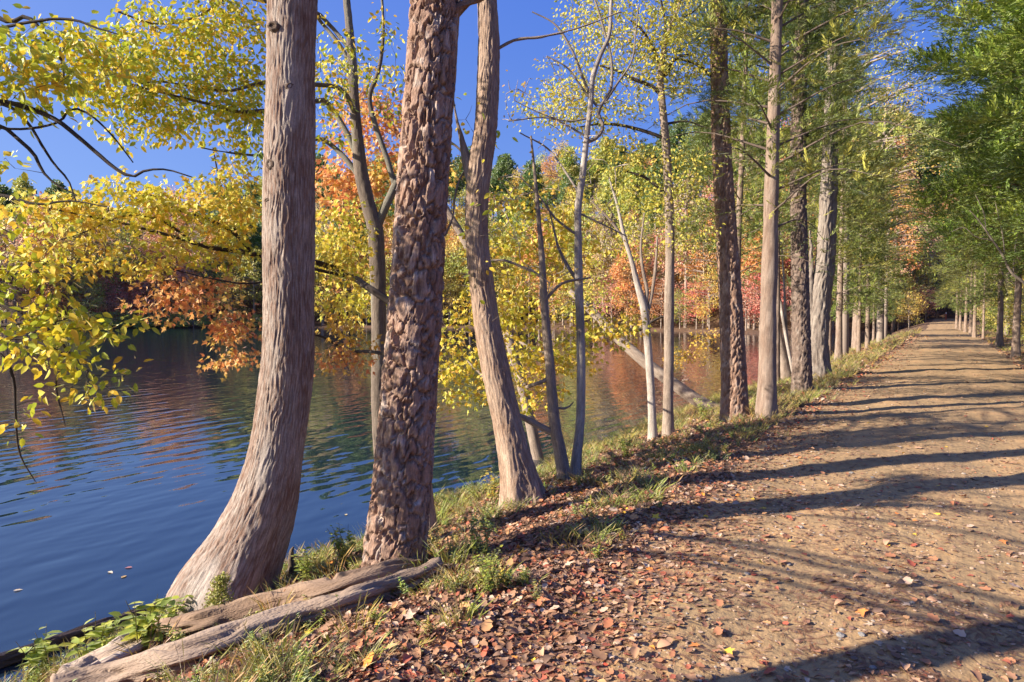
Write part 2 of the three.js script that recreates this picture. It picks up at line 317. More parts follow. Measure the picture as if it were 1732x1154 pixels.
/* a crown: clump centres are joined by twigs to the nearest wood, then hung with leaves */
function growCrown(tree, nodes, blobs, { leaf = 'oval', palette = PAL.yellow, size = 0.06, per = 14, spread = 0.2, twig = M.twig, twigR = 0.004, droop = 0.45, single = 0, material = M.leaf } = {}) {
  const base = tree.position, centres = [];
  for (const b of blobs) for (let i = 0; i < b.n; i++) { let o; do o = V(rr(-1, 1), rr(-1, 1), rr(-1, 1)); while (o.lengthSq() > 1); centres.push({ p: b.c.clone().addScaledVector(RGT, o.x * b.rx).addScaledVector(UPV, o.y * b.ry).addScaledVector(FWD, o.z * b.rd), pal: b.pal || palette, size: (b.size || 1) * size, per: b.per || per }); }
  const nd = nodes.map((n) => n.clone());
  const dist = (c) => { let m = 1e9; for (const n of nd) m = Math.min(m, n.distanceToSquared(c.p)); return m; };
  centres.forEach((c) => { c.d = dist(c); }); centres.sort((a, b) => a.d - b.d);
  const tubes = [], leaves = [];
  for (const c of centres) {
    let best = nd[0], bd = 1e9; for (const n of nd) { const q = n.distanceToSquared(c.p); if (q < bd) { bd = q; best = n; } }
    const L = Math.sqrt(bd);
    const m1 = best.clone().lerp(c.p, 0.35).add(rdir().multiplyScalar(L * 0.10)), m2 = best.clone().lerp(c.p, 0.7).add(rdir().multiplyScalar(L * 0.09)); m1.y += L * 0.05;
    const r0 = twigR * (0.7 + 1.1 * Math.min(2.2, L));
    tubes.push(sweep([best, m1, m2, c.p], [r0, r0 * 0.8, r0 * 0.6, r0 * 0.3], { step: Math.max(0.12, L / 6), sides: 3, cap: false }));
    nd.push(m1, m2, c.p.clone());
    const ax = c.p.clone().sub(m2).normalize(), tone = pick(c.pal), plane = V(gauss() * 0.35, 1, gauss() * 0.35).normalize();
    for (let i = 0; i < c.per; i++) {
      const o = rdir().multiplyScalar(spread * Math.cbrt(rnd())); o.addScaledVector(plane, -0.55 * o.dot(plane));
      const p = c.p.clone().add(o).addScaledVector(ax, rr(-0.4, 0.2) * spread);
      const d = o.clone().normalize().multiplyScalar(0.7).add(rdir().multiplyScalar(0.55)); d.y -= droop;
      const up = plane.clone().multiplyScalar(0.6).add(rdir().multiplyScalar(0.95)).normalize();
      const k = rnd() < 0.55 ? tone : pick(c.pal), v = rr(0.82, 1.12);
      leaves.push({ p, m: leafMatrix(p.clone().sub(base), d, up, c.size * rr(0.65, 1.25)), c: k, v });
    }
  }
  if (tubes.length) { const t = part('twigs', mergeGeometries(tubes), twig, tree, base); t.userData.kind = 'stuff'; }
  let rest = leaves;
  if (single) {
    for (const l of leaves) { const d = depthOf(l.p), r = l.p.clone().sub(camera.position), x = r.dot(RGT) / d, y = r.dot(UPV) / d; l.k = d > 0.3 && Math.abs(x) < 0.76 && Math.abs(y) < 0.51 ? d : 1e6 + d; }
    leaves.sort((a, b) => a.k - b.k);
    for (const l of leaves.slice(0, single)) { const m = new THREE.Mesh(LEAF[leaf], leafMatOf(l.c)); m.name = 'leaf'; l.m.decompose(m.position, m.quaternion, m.scale); add(m, tree); }
    rest = leaves.slice(single);
  }
  if (rest.length) {
    const im = new THREE.InstancedMesh(LEAF[leaf], material, rest.length); im.name = 'crown'; im.userData.kind = 'stuff';
    rest.forEach((l, i) => { im.setMatrixAt(i, l.m); im.setColorAt(i, col(l.c[0] * l.v, l.c[1] * l.v, l.c[2] * l.v)); });
    add(im, tree);
  }
  return leaves.length;
}
// a blob of foliage: bearing, distance and half sizes, all turned to metres
const blob = (px, py, d, rx, ry, n, o = {}) => ({ c: at(px, py, d), rx: rx / FOC * d, ry: ry / FOC * d, rd: o.rd ?? Math.max(rx, ry) / FOC * d * 0.7, n, ...o });
// a wooden member given as [bearing x, bearing y, width] samples at one distance, or with a distance of its own as 4th value
function member(list, d) { return { pts: list.map((q) => at(q[0], q[1], q[3] ?? d)), rads: list.map((q) => q[2] / 2 / FOC * (q[3] ?? d)) }; }
function nodesOf(m, step = 0.25) { let L = 0; for (let i = 1; i < m.pts.length; i++) L += m.pts[i].distanceTo(m.pts[i - 1]); return spline(m.pts, Math.max(3, Math.round(L / step))); }
/* one tree from the survey: trunk samples start at the foot */
function surveyTree(name, label, { foot, trunk, limbs = [], bark, step = 0.03, sides = 40, flare = 0.5, lobes = 5, group, limbColor, grow = null, sink = 0.15, mat = M.barkV }) {
  const f = G(foot[0], foot[1]), d = depthOf(f);
  const t = member(trunk, d); t.pts[0].copy(f); t.pts[0].y -= sink;
  const base = f.clone(), o = thing(name, label, 'tree', base, group);
  part('trunk', sweep(t.pts, t.rads, { step, sides, bark, flare, lobes }), mat, o, base);
  let nodes = nodesOf(t).slice(2);
  for (const l of limbs) { const m = member(l, d); part('limb', sweep(m.pts, m.rads, { step: 0.07, sides: 9, bark: limbColor || bark }), mat, o, base); nodes = nodes.concat(nodesOf(m)); }
  o.userData.d = d; o.userData.nodes = nodes;
  if (grow) growCrown(o, grow.from ? nodes.filter((n) => n.y > grow.from) : nodes, grow.blobs(d), grow);
  return o;
}
// ================================================================ the trees on the bank, one by one
const barkTulip = furrowed([0.25, 0.145, 0.10], [0.47, 0.395, 0.34], { width: 0.0155, depth: 0.007, stretch: 11, lichen: [0.46, 0.40, 0.355], streak: 0.65, sd: 3 });
const barkPine = plated(C.pineA, C.pineB, C.pineP, { sd: 1 });
const barkAsh = furrowed([0.32, 0.20, 0.135], [0.53, 0.40, 0.305], { width: 0.017, depth: 0.009, stretch: 11, sd: 11 });
const barkDark = furrowed([0.13, 0.10, 0.08], [0.24, 0.19, 0.15], { width: 0.016, depth: 0.004, stretch: 6, lichen: [0.27, 0.26, 0.21], sd: 21 });
const barkPale = furrowed([0.40, 0.34, 0.29], [0.60, 0.54, 0.48], { width: 0.03, depth: 0.002, stretch: 2, lichen: [0.24, 0.20, 0.17], sd: 31 });
const barkMid = furrowed([0.27, 0.20, 0.155], [0.42, 0.34, 0.275], { width: 0.02, depth: 0.004, stretch: 6, sd: 41 });
const limbDark = (th, h) => { const k = 0.75 + 0.3 * n2(h * 7, th); return { d: 0.001 * n2(h * 30, th * 2), c: [0.095 * k, 0.068 * k, 0.055 * k] }; };
const limbPale = (th, h) => { const k = 0.85 + 0.25 * n2(h * 9, th); return { d: 0.001 * n2(h * 30, th * 2), c: [0.36 * k, 0.30 * k, 0.255 * k] }; };
const greens = [[0.07, 0.14, 0.03], [0.10, 0.17, 0.035], [0.05, 0.10, 0.025]];

// 1. the big leaning tree at the water's edge
surveyTree('leaning_tree', 'thick grey leaning trunk with a curved foot at the water edge', {
  foot: [372, 1030], bark: barkTulip, step: 0.016, sides: 230, flare: 0.42, lobes: 4,
  trunk: [[372, 1034, 134], [388, 995, 124], [420, 920, 108], [446, 850, 99], [466, 770, 92], [478, 690, 88], [486, 600, 84], [488, 500, 83], [487, 400, 82], [488, 300, 82], [490, 200, 81], [493, 100, 81], [496, 0, 79], [500, -150, 76], [508, -400, 68], [520, -800, 52], [530, -1300, 20]],
  limbs: [[[512, -520, 40], [560, -700, 26], [600, -900, 18], [610, -1100, 6]], [[515, -600, 34], [440, -780, 24], [380, -1000, 14], [360, -1150, 5]]],
  grow: { blobs: (d) => [blob(500, -1000, d, 260, 230, 70)], palette: PAL.lime, size: 0.075, per: 16, spread: 0.3, from: 5 },
});

{ // knots and a sprig of vine on it
  const o = scene.children.find((q) => q.name === 'leaning_tree'), d = o.userData.d, prof = [[0, -0.004], [0.012, 0.002], [0.02, 0.0], [0.030, 0.013], [0.040, 0.014], [0.052, 0.002], [0.060, -0.012]].map(([x, y]) => new THREE.Vector2(x, y));
  for (const [px, py, s, sq] of [[470, 287, 0.85, 1], [476, 62, 1.05, 0.7], [463, 345, 0.6, 0.5], [502, 160, 0.5, 1.2]]) {
    const g = new THREE.LatheGeometry(prof, 22), p = g.attributes.position, cl = [];
    for (let i = 0; i < p.count; i++) { const k = 1 + 0.18 * n3(p.getX(i) * 40, p.getZ(i) * 40, px); p.setXYZ(i, p.getX(i) * k, p.getY(i) + 0.003 * n3(p.getX(i) * 90, py, p.getZ(i) * 90), p.getZ(i) * k * sq); const q = 0.85 + 0.3 * n3(p.getX(i) * 60, 5, p.getZ(i) * 60); cl.push(0.20 * q, 0.135 * q, 0.10 * q); }
    g.setAttribute('color', new THREE.Float32BufferAttribute(cl, 3)); g.computeVertexNormals();
    const m = new THREE.Mesh(g, M.barkV), c = at(489, py, d), off = (px - 489) / FOC * d, R = 0.195, w = Math.asin(clamp(off / R, -0.9, 0.9)), nrm = RGT.clone().multiplyScalar(Math.sin(w)).addScaledVector(FWD, -Math.cos(w)).normalize();
    m.name = 'knot'; m.quaternion.setFromUnitVectors(V(0, 1, 0), nrm); m.position.copy(c.addScaledVector(nrm, R + 0.004).sub(o.position)); m.scale.setScalar(s); add(m, o);
  }
  const v = at(440, 262, d - 0.05), sp = thing('vine_sprig', 'small sprig of dark green vine leaves on the left edge of the leaning trunk', 'vine', v), st = [V(0.05, 0.04, 0), V(0.0, 0.02, 0.02), V(-0.02, -0.05, 0.02), V(-0.01, -0.12, 0)];
  part('stem', sweep(st, [0.004, 0.003, 0.003, 0.002], { step: 0.02, sides: 5, bark: () => ({ d: 0, c: [0.12, 0.10, 0.05] }) }), M.barkV, sp);
  for (let i = 0; i < 13; i++) { const p = st[i % 4].clone().lerp(st[(i + 1) % 4], rnd()), m = new THREE.Mesh(LEAF.oval, leafMatOf(pick([[0.10, 0.17, 0.04], [0.16, 0.24, 0.05], [0.20, 0.30, 0.05]]))); m.name = 'leaf'; leafMatrix(p, V(rr(-1, 0.6), rr(-1, 0.4), rr(-0.6, 1)), rdir(), rr(0.05, 0.08)).decompose(m.position, m.quaternion, m.scale); add(m, sp); }
}
// 2. the pine with scaly plates
surveyTree('pine_tree', 'straight pine trunk with thick scaly reddish bark plates beside the rotting logs', {
  foot: [668, 968], bark: barkPine, step: 0.0125, sides: 200, flare: 0.22, lobes: 3,
  trunk: [[666, 975, 90], [672, 920, 92], [682, 800, 92], [693, 650, 88], [704, 500, 85], [716, 300, 80], [726, 150, 78], [735, 0, 76], [745, -200, 72], [760, -600, 60], [770, -1200, 40], [775, -1800, 14]],
  limbs: [[[768, 20, 17], [785, 8, 13], [815, -6, 11], [900, -30, 9], [1000, -90, 6]], [[765, -800, 22], [640, -900, 14], [540, -920, 5]], [[768, -950, 22], [880, -1050, 14], [960, -1080, 5]], [[770, -1200, 20], [680, -1330, 12], [600, -1380, 4]]],
  grow: { blobs: (d) => [blob(760, -1300, d, 230, 330, 60)], palette: greens, size: 0.13, per: 24, spread: 0.32, from: 6, leaf: 'oval' },
});

// 3. the leaning ash right of the pine
surveyTree('ash_tree', 'tan ridged trunk leaning over the lake right of the pine', {
  foot: [890, 848], bark: barkAsh, step: 0.02, sides: 110, flare: 0.6, lobes: 5,
  trunk: [[890, 850, 56], [880, 815, 54], [868, 760, 52], [855, 700, 49], [840, 630, 46], [826, 560, 43], [816, 490, 41], [808, 420, 39], [807, 340, 39], [812, 280, 40], [821, 220, 38], [826, 130, 37], [827, 60, 35], [824, 0, 33], [815, -150, 30], [800, -400, 24], [790, -800, 9]],
  limbs: [[[803, 330, 18], [790, 275, 19], [782, 240, 10], [772, 200, 4], [766, 160, 2]], [[815, 300, 5], [775, 250, 4], [752, 235, 3]], [[752, 400, 3], [765, 370, 3.5], [772, 320, 3], [790, 285, 3], [835, 265, 2]],
    [[838, 85, 6], [870, 68, 5], [920, 62, 4], [985, 45, 3], [1050, 20, 2]]],
  limbColor: barkMid,
  grow: { blobs: (d) => [blob(800, 250, d, 70, 80, 9, { per: 5 }), blob(830, 420, d - 0.3, 45, 90, 8, { per: 5 }), blob(890, 500, d, 60, 120, 10, { per: 4 }), blob(800, -600, d, 230, 260, 60)], palette: PAL.lime, size: 0.07, per: 13, spread: 0.22 },
});

// 4. the forked maple behind the pine; its boughs fill the left of the view
surveyTree('forked_maple', 'dark forked trunk behind the pine whose yellow boughs reach far left', {
  foot: [662, 893], bark: barkDark, step: 0.04, sides: 36, flare: 0.4, limbColor: barkDark,
  trunk: [[662, 893, 30], [655, 850, 27], [645, 760, 26], [641, 680, 26], [641, 600, 25], [640, 500, 25], [637, 430, 26], [634, 388, 28], [622, 345, 24], [610, 290, 22], [605, 240, 20], [599, 170, 17], [596, 110, 15], [590, 40, 13], [582, -40, 11], [570, -160, 7], [560, -260, 3]],
  limbs: [
    [[636, 388, 16], [652, 350, 15], [668, 315, 14], [685, 270, 11], [690, 200, 7], [700, 110, 4]],
    [[668, 315, 10], [655, 270, 10], [636, 215, 9], [625, 165, 8], [640, 120, 7], [648, 60, 5], [645, -20, 4]],
    [[607, 270, 12], [585, 222, 10], [560, 182, 9], [530, 172, 8, 7.35], [480, 183, 7.5, 7.05], [440, 188, 7, 6.95], [400, 189, 6, 6.75], [360, 178, 5, 6.65], [320, 168, 4, 6.55], [255, 152, 3, 6.35], [190, 132, 2, 6.25]],
    [[600, 190, 10], [575, 150, 8, 7.75], [530, 143, 7, 7.35], [450, 140, 6, 6.95], [390, 153, 5, 6.75], [340, 150, 4, 6.65], [270, 138, 3, 6.45], [220, 145, 2, 6.35]],
    [[612, 305, 11], [590, 275, 10], [560, 245, 8], [520, 238, 6, 7.55], [455, 262, 5, 7.15], [400, 260, 3, 6.95], [340, 250, 2, 6.85]],
    [[594, 85, 9], [560, 45, 7], [520, 15, 6, 7.55], [450, 3, 6, 7.05], [390, -5, 5, 6.75], [330, 30, 4, 6.55], [260, 40, 3, 6.35], [200, 20, 2, 6.15]],
    [[596, 110, 9], [570, 70, 7], [545, 40, 6], [500, -20, 5, 7.35], [420, -80, 4, 6.95], [300, -120, 3, 6.55]],
  ],
  grow: {
    blobs: (d) => [blob(380, 70, 6.75, 90, 75, 76), blob(280, 90, 6.45, 110, 80, 82), blob(180, 110, 6.15, 90, 70, 56), blob(330, 190, 6.65, 105, 55, 66), blob(220, 190, 6.35, 90, 50, 43), blob(410, 160, 6.95, 50, 60, 30), blob(420, 240, 7.05, 40, 60, 26, { per: 12 }),
      blob(570, 90, 7.40, 40, 80, 23, { per: 10 }), blob(560, 200, 7.60, 40, 60, 20, { per: 10 }), blob(660, 120, 7.80, 35, 110, 23, { per: 9 }), blob(300, -60, 6.45, 180, 60, 50), blob(560, -100, 7.20, 100, 80, 23)],
    palette: PAL.lime, size: 0.062, per: 17, spread: 0.19, twig: M.twigDark, single: 150,
  },
});
// 5. its neighbour, seen only at its foot and through its long dark bough
surveyTree('bough_maple', 'slim trunk hidden by the pine, its dark bough crossing behind the grey trunk', {
  foot: [728, 903], bark: barkMid, step: 0.04, sides: 36, flare: 0.75, limbColor: limbDark,
  trunk: [[728, 903, 25], [724, 860, 21], [719, 800, 19], [712, 700, 19], [705, 600, 18], [706, 500, 18], [718, 400, 16], [740, 300, 14], [755, 230, 12], [764, 150, 11], [770, 70, 9], [776, 0, 8], [790, -120, 4]],
  limbs: [
    [[704, 545, 15], [680, 525, 14], [655, 508, 13], [625, 488, 12], [590, 466, 11, 7.95], [560, 452, 10, 7.75], [529, 443, 9.5, 7.55], [480, 437, 9, 7.35], [440, 432, 8.5, 7.25], [400, 425, 8, 7.15], [350, 418, 7, 6.95], [300, 402, 6, 6.75], [255, 390, 5, 6.65], [200, 376, 4, 6.55], [130, 362, 3, 6.35], [80, 352, 2, 6.25]],
    [[600, 470, 7, 7.95], [560, 462, 6, 7.65], [520, 455, 5, 7.35], [470, 470, 4, 7.05], [420, 480, 3, 6.85], [350, 470, 2.5, 6.65], [290, 455, 2, 6.55]],
    [[430, 431, 6, 7.20], [395, 395, 5, 7.15], [350, 370, 4.5, 7.05], [300, 355, 4, 6.95], [255, 330, 3, 6.85], [200, 320, 2, 6.75]],
    [[330, 413, 5, 6.85], [270, 372, 4, 6.75], [210, 365, 3, 6.65], [150, 390, 2.5, 6.55], [90, 410, 2, 6.45]],
    [[700, 610, 9], [640, 597, 6], [580, 590, 5, 7.95], [545, 570, 4, 7.75], [500, 560, 3, 7.55], [430, 545, 2, 7.35]],
    [[410, 427, 5, 7.15], [385, 350, 4, 7.15], [370, 300, 3, 7.25], [360, 250, 2, 7.25]],
  ],
  grow: {
    blobs: (d) => [blob(330, 350, 6.85, 110, 55, 53), blob(220, 350, 6.65, 110, 50, 45), blob(110, 360, 6.45, 110, 40, 36), blob(380, 420, 7.15, 55, 50, 24), blob(260, 430, 6.75, 110, 40, 36), blob(110, 430, 6.45, 80, 35, 19),
      blob(395, 330, 7.15, 50, 60, 24), blob(330, 500, 6.75, 90, 45, 31, { pal: PAL.orange }), blob(400, 560, 7.15, 42, 60, 26, { pal: PAL.orange }), blob(360, 610, 7.05, 34, 26, 7, { pal: PAL.orange, per: 9 }), blob(270, 535, 6.65, 60, 25, 9, { pal: PAL.orange, per: 10 }),
      blob(575, 610, 7.40, 55, 28, 17, { pal: PAL.orange }), blob(585, 560, 7.50, 45, 40, 14, { pal: PAL.amber }), blob(575, 480, 7.60, 45, 60, 24), blob(580, 400, 7.80, 50, 60, 26)],
    palette: PAL.yellow, size: 0.062, per: 17, spread: 0.19, twig: M.twigDark, leaf: 'maple', single: 100,
  },
});
// 6. the tree outside the frame, on the bank to the left: its boughs and its shadow come in
{
  const foot = V(-3.92, 0, 0.75); foot.y = H(foot.x, foot.z);
  const o = thing('bank_beech', 'tree on the near bank whose dark drooping twigs enter at the left edge', 'tree', foot);
  const d = 4.1, up = foot.clone().add(V(0.1, 3.0, -0.2));
  part('trunk', sweep([foot.clone().add(V(0, -0.15, 0)), foot.clone().add(V(0.03, 1.2, -0.05)), up, foot.clone().add(V(0.0, 6, -0.5)), foot.clone().add(V(0.3, 9.5, -0.3))], [0.16, 0.14, 0.125, 0.1, 0.03], { step: 0.06, sides: 40, bark: barkDark, flare: 0.5 }), M.barkV, o, foot);
  let nodes = [];
  const runs = [
    [[0, 172, 9], [45, 182, 8.5], [95, 203, 8], [130, 230, 7.5], [170, 264, 6.5], [198, 287, 6], [224, 299, 5], [245, 289, 4], [280, 287, 3], [325, 300, 2]],
    [[0, 213, 7], [30, 235, 6.5], [58, 262, 6], [72, 290, 5], [95, 312, 3], [130, 330, 2]],
    [[10, 178, 6], [50, 212, 5], [70, 245, 4.5], [92, 278, 4], [115, 305, 3], [128, 340, 2]],
    [[0, 30, 8], [14, 38, 7], [30, 34, 7], [43, 27, 7], [60, 40, 6], [85, 75, 5], [105, 105, 4.5], [108, 155, 2.5]],
    [[55, 37, 5], [90, 32, 5], [130, 35, 4.5], [165, 48, 3.5], [200, 58, 2]],
    [[102, 205, 4], [112, 190, 4], [122, 183, 4], [150, 193, 3.5], [190, 230, 3], [225, 275, 2]],
    [[0, 515, 8], [30, 530, 7], [60, 548, 6], [105, 540, 5], [150, 520, 3]],
    [[60, 548, 6], [95, 570, 5], [120, 600, 4], [160, 640, 3], [215, 680, 2]],
    [[0, 575, 7], [35, 572, 6], [80, 585, 5], [115, 610, 4], [95, 640, 3], [110, 720, 2]],
    [[0, 600, 6], [22, 640, 5], [26, 700, 4], [34, 770, 3], [60, 815, 1.5]],
    [[0, 330, 6], [60, 345, 5], [120, 340, 3], [180, 350, 2]],
  ];
  runs.forEach((l, i) => { const m = member(l, d + 0.12 * (i % 4)); const o2 = m.pts[0].clone().addScaledVector(RGT, -0.5), root = up.clone().lerp(foot.clone().add(V(0, 5.5, -0.4)), 1 - Math.min(1, l[0][1] / 700)); m.pts.unshift(root, root.clone().lerp(o2, 0.6).add(V(0, 0.3, 0)), o2); m.rads.unshift(0.022, 0.018, m.rads[0] * 1.1); part('limb', sweep(m.pts, m.rads, { step: 0.06, sides: 7, bark: limbDark }), M.barkV, o, foot); nodes = nodes.concat(nodesOf(m).filter((n) => depthOf(n) > 2.5)); });
  growCrown(o, nodes, [blob(40, 130, d, 80, 60, 40), blob(120, 90, d + 0.4, 100, 60, 36), blob(25, 60, d, 60, 60, 6, { per: 6 }), blob(50, 380, d, 70, 60, 14, { per: 10 }), blob(60, 470, d, 70, 40, 16), blob(70, 560, d, 85, 60, 30), blob(150, 630, d, 80, 50, 13, { per: 8 }), blob(180, 560, d, 60, 40, 9, { per: 9 }), blob(40, 680, d, 50, 60, 7, { per: 5 }), blob(25, 300, d, 60, 50, 7, { per: 6 }), blob(-70, 120, d, 70, 90, 22), blob(-70, 480, d, 70, 80, 18)],
    { palette: PAL.lime, size: 0.062, per: 13, spread: 0.15, twig: M.twigDark, twigR: 0.003, single: 150 });
}

// 7. the pair of slim stems beyond the ash
surveyTree('twin_maple', 'slim dark stem with a low side bough and yellow leaves over the water', {
  foot: [957, 812], bark: barkMid, step: 0.05, sides: 24, flare: 0.3, limbColor: barkMid,
  trunk: [[957, 812, 22], [948, 770, 21], [940, 730, 20], [934, 680, 18], [930, 620, 16], [925, 570, 15], [920, 500, 12], [916, 430, 10], [912, 380, 8], [905, 300, 5], [898, 230, 3]],
  limbs: [[[942, 735, 13], [915, 722, 12], [893, 710, 11], [870, 700, 9], [850, 680, 7, 10.4], [820, 640, 5, 10.8], [790, 610, 3, 11]], [[930, 640, 7], [905, 650, 6], [880, 640, 5, 10], [850, 600, 3, 10.3]], [[928, 600, 6], [890, 585, 5, 10], [850, 560, 4, 10.5], [800, 540, 3, 11]], [[935, 690, 5], [960, 690, 4], [970, 680, 2]], [[918, 470, 6], [890, 455, 5], [840, 440, 4], [780, 470, 2]], [[920, 510, 6], [950, 480, 5], [1000, 470, 3]]],
  grow: {
    blobs: (d) => [blob(800, 640, d + 1, 60, 65, 34), blob(880, 600, d + 0.8, 70, 60, 36), blob(900, 680, d + 0.6, 60, 35, 13), blob(760, 590, d + 1.2, 40, 70, 18), blob(870, 520, d + 1, 60, 45, 36), blob(900, 350, d + 1, 80, 50, 26), blob(800, 520, d + 1, 40, 50, 20), blob(1010, 540, d + 1.2, 75, 45, 34), blob(960, 600, d + 0.8, 60, 40, 14), blob(860, 430, d + 1, 80, 50, 42), blob(960, 420, d + 1, 70, 60, 40)],
    palette: PAL.yellow, size: 0.07, per: 17, spread: 0.26, leaf: 'maple', twig: M.twig,
  },
});
surveyTree('pale_sapling', 'slender pale crooked stem forking high against the blue sky', {
  foot: [972, 808], bark: barkPale, step: 0.05, sides: 20, flare: 0.2, limbColor: limbPale,
  trunk: [[970, 808, 20], [976, 770, 18], [981, 720, 16], [983, 640, 15], [982, 560, 14], [979, 480, 14], [978, 400, 13], [978, 350, 13], [985, 300, 11], [992, 235, 10], [999, 175, 9], [1003, 130, 9], [1015, 95, 7], [1030, 60, 6], [1034, 0, 5], [1040, -80, 3]],
  limbs: [[[989, 242, 8], [1010, 232, 7], [1020, 215, 6], [1012, 190, 6], [1022, 170, 5], [1033, 150, 5], [1034, 100, 4], [1020, 45, 4], [1005, -5, 3]], [[1022, 175, 5], [1045, 140, 4], [1068, 105, 3], [1075, 60, 2.5], [1080, 10, 2]], [[1000, 165, 5], [985, 130, 5], [972, 95, 4], [950, 55, 4], [935, 38, 3], [900, 20, 2]], [[1010, 180, 4], [985, 150, 4], [960, 115, 3], [925, 95, 2]], [[979, 400, 5], [940, 370, 4], [910, 330, 3], [880, 300, 2]], [[980, 480, 7], [960, 450, 6], [945, 420, 5], [935, 380, 3], [925, 340, 2]], [[978, 360, 4], [1020, 380, 3], [1060, 400, 2]], [[982, 330, 4], [930, 255, 3, 9.5], [880, 225, 2]], [[990, 230, 4], [930, 200, 3], [860, 205, 2]], [[995, 200, 4], [960, 205, 3], [910, 190, 2], [870, 170, 1.5]]],
  grow: { blobs: (d) => [blob(930, 180, d, 90, 90, 60, { per: 1 }), blob(1000, 300, d, 80, 80, 26, { per: 2 }), blob(900, 350, d, 90, 90, 50, { per: 2 }), blob(940, 470, d, 80, 60, 30, { per: 1 }), blob(1040, 120, d, 60, 80, 16, { per: 1 })], palette: PAL.amber, size: 0.05, per: 4, spread: 0.2, twig: M.twigPale, twigR: 0.007 },
});
// 8. two slim stems farther on
surveyTree('slim_elm', 'slim grey stem forking low in front of the sloping fallen trunk', {
  foot: [1106, 742], bark: barkPale, step: 0.06, sides: 20, flare: 0.3, limbColor: barkMid,
  trunk: [[1106, 742, 17], [1103, 700, 14], [1100, 640, 13.5], [1095, 570, 13], [1089, 520, 13], [1078, 480, 10], [1068, 440, 8], [1056, 400, 7], [1045, 350, 5], [1030, 300, 3]],
  limbs: [[[1091, 525, 8], [1094, 490, 7], [1088, 460, 6], [1084, 420, 4], [1090, 360, 2]], [[1093, 540, 7], [1102, 500, 6], [1108, 460, 5], [1112, 400, 3]], [[1060, 410, 5], [1030, 370, 4], [1000, 340, 2]]],
  grow: { blobs: (d) => [blob(1030, 360, d + 1, 80, 70, 34), blob(1010, 470, d + 1.5, 60, 60, 20), blob(1080, 400, d + 1, 60, 60, 22), blob(1110, 330, d + 1, 50, 50, 18)], palette: PAL.olive, size: 0.065, per: 16, spread: 0.3 },
});
surveyTree('tall_elm', 'tall slim dark stem with fine yellow-green foliage against the sky', {
  foot: [1131, 735], bark: barkMid, step: 0.06, sides: 22, flare: 0.35, limbColor: limbDark,
  trunk: [[1131, 735, 20], [1130, 690, 17], [1131, 600, 16.5], [1132, 500, 16], [1133, 400, 15], [1131, 320, 15], [1126, 240, 13], [1121, 180, 12], [1117, 130, 11], [1122, 90, 9], [1132, 50, 7], [1145, 20, 5], [1160, -30, 3]],
  limbs: [[[1120, 160, 9], [1100, 145, 7], [1070, 133, 6], [1045, 120, 4], [1010, 110, 2]], [[1124, 128, 6], [1145, 98, 5], [1170, 92, 3]], [[1118, 125, 6], [1108, 90, 5], [1085, 50, 4], [1060, 30, 2]], [[1127, 235, 6], [1090, 222, 6], [1050, 212, 5], [1015, 210, 4], [980, 215, 2]], [[1130, 330, 6], [1090, 300, 5], [1060, 290, 3]], [[1126, 210, 5], [1160, 205, 3], [1190, 215, 2]], [[1124, 85, 5], [1125, 40, 4], [1118, 0, 3]], [[1138, 35, 4], [1165, 25, 3], [1190, 5, 2]]],
  grow: {
    blobs: (d) => [blob(1050, 50, d, 95, 70, 87), blob(1110, 110, d, 85, 80, 74), blob(980, 130, d, 60, 60, 40), blob(960, 190, d, 90, 40, 43), blob(1030, 180, d, 70, 60, 40), blob(1150, 60, d, 60, 90, 53), blob(1100, 300, d, 80, 60, 53), blob(1040, 260, d, 60, 30, 22), blob(1170, 300, d, 40, 60, 22), blob(1060, -60, d, 160, 70, 62), blob(1150, 400, d, 50, 60, 25), blob(1000, 20, d, 50, 40, 19)],
    palette: PAL.olive, size: 0.06, per: 22, spread: 0.32, twig: M.twig,
  },
});
// 9. the trunk that slopes out over the lake
{
  const f = G(1212, 694), d = depthOf(f), m = member([[1222, 700, 20], [1190, 682, 21], [1150, 652, 21], [1110, 618, 20], [1070, 580, 19], [1035, 540, 17], [1005, 505, 15], [980, 480, 9]], d);
  m.pts.forEach((p, i) => p.addScaledVector(FWD, i * 0.35));
  const o = thing('sloping_trunk', 'thick bare trunk sloping out low over the lake behind the slim stems', 'tree', f);
  part('trunk', sweep(m.pts, m.rads, { step: 0.05, sides: 30, bark: barkMid, flare: 0.2 }), M.barkV, o, f);
  const l = member([[1045, 548, 7], [1075, 560, 6], [1110, 540, 4], [1140, 530, 2]], d + 1.8); part('limb', sweep(l.pts, l.rads, { step: 0.1, sides: 7, bark: limbDark }), M.barkV, o, f);
  growCrown(o, nodesOf(m).concat(nodesOf(l)), [blob(990, 500, d + 2, 60, 40, 20), blob(1060, 560, d + 1.6, 50, 25, 9), blob(1165, 600, d + 1.2, 50, 26, 20, { pal: PAL.amber }), blob(1200, 580, d + 1.5, 40, 30, 14, { pal: PAL.amber })], { palette: PAL.olive, size: 0.07, per: 15, spread: 0.28, leaf: 'maple' });
}
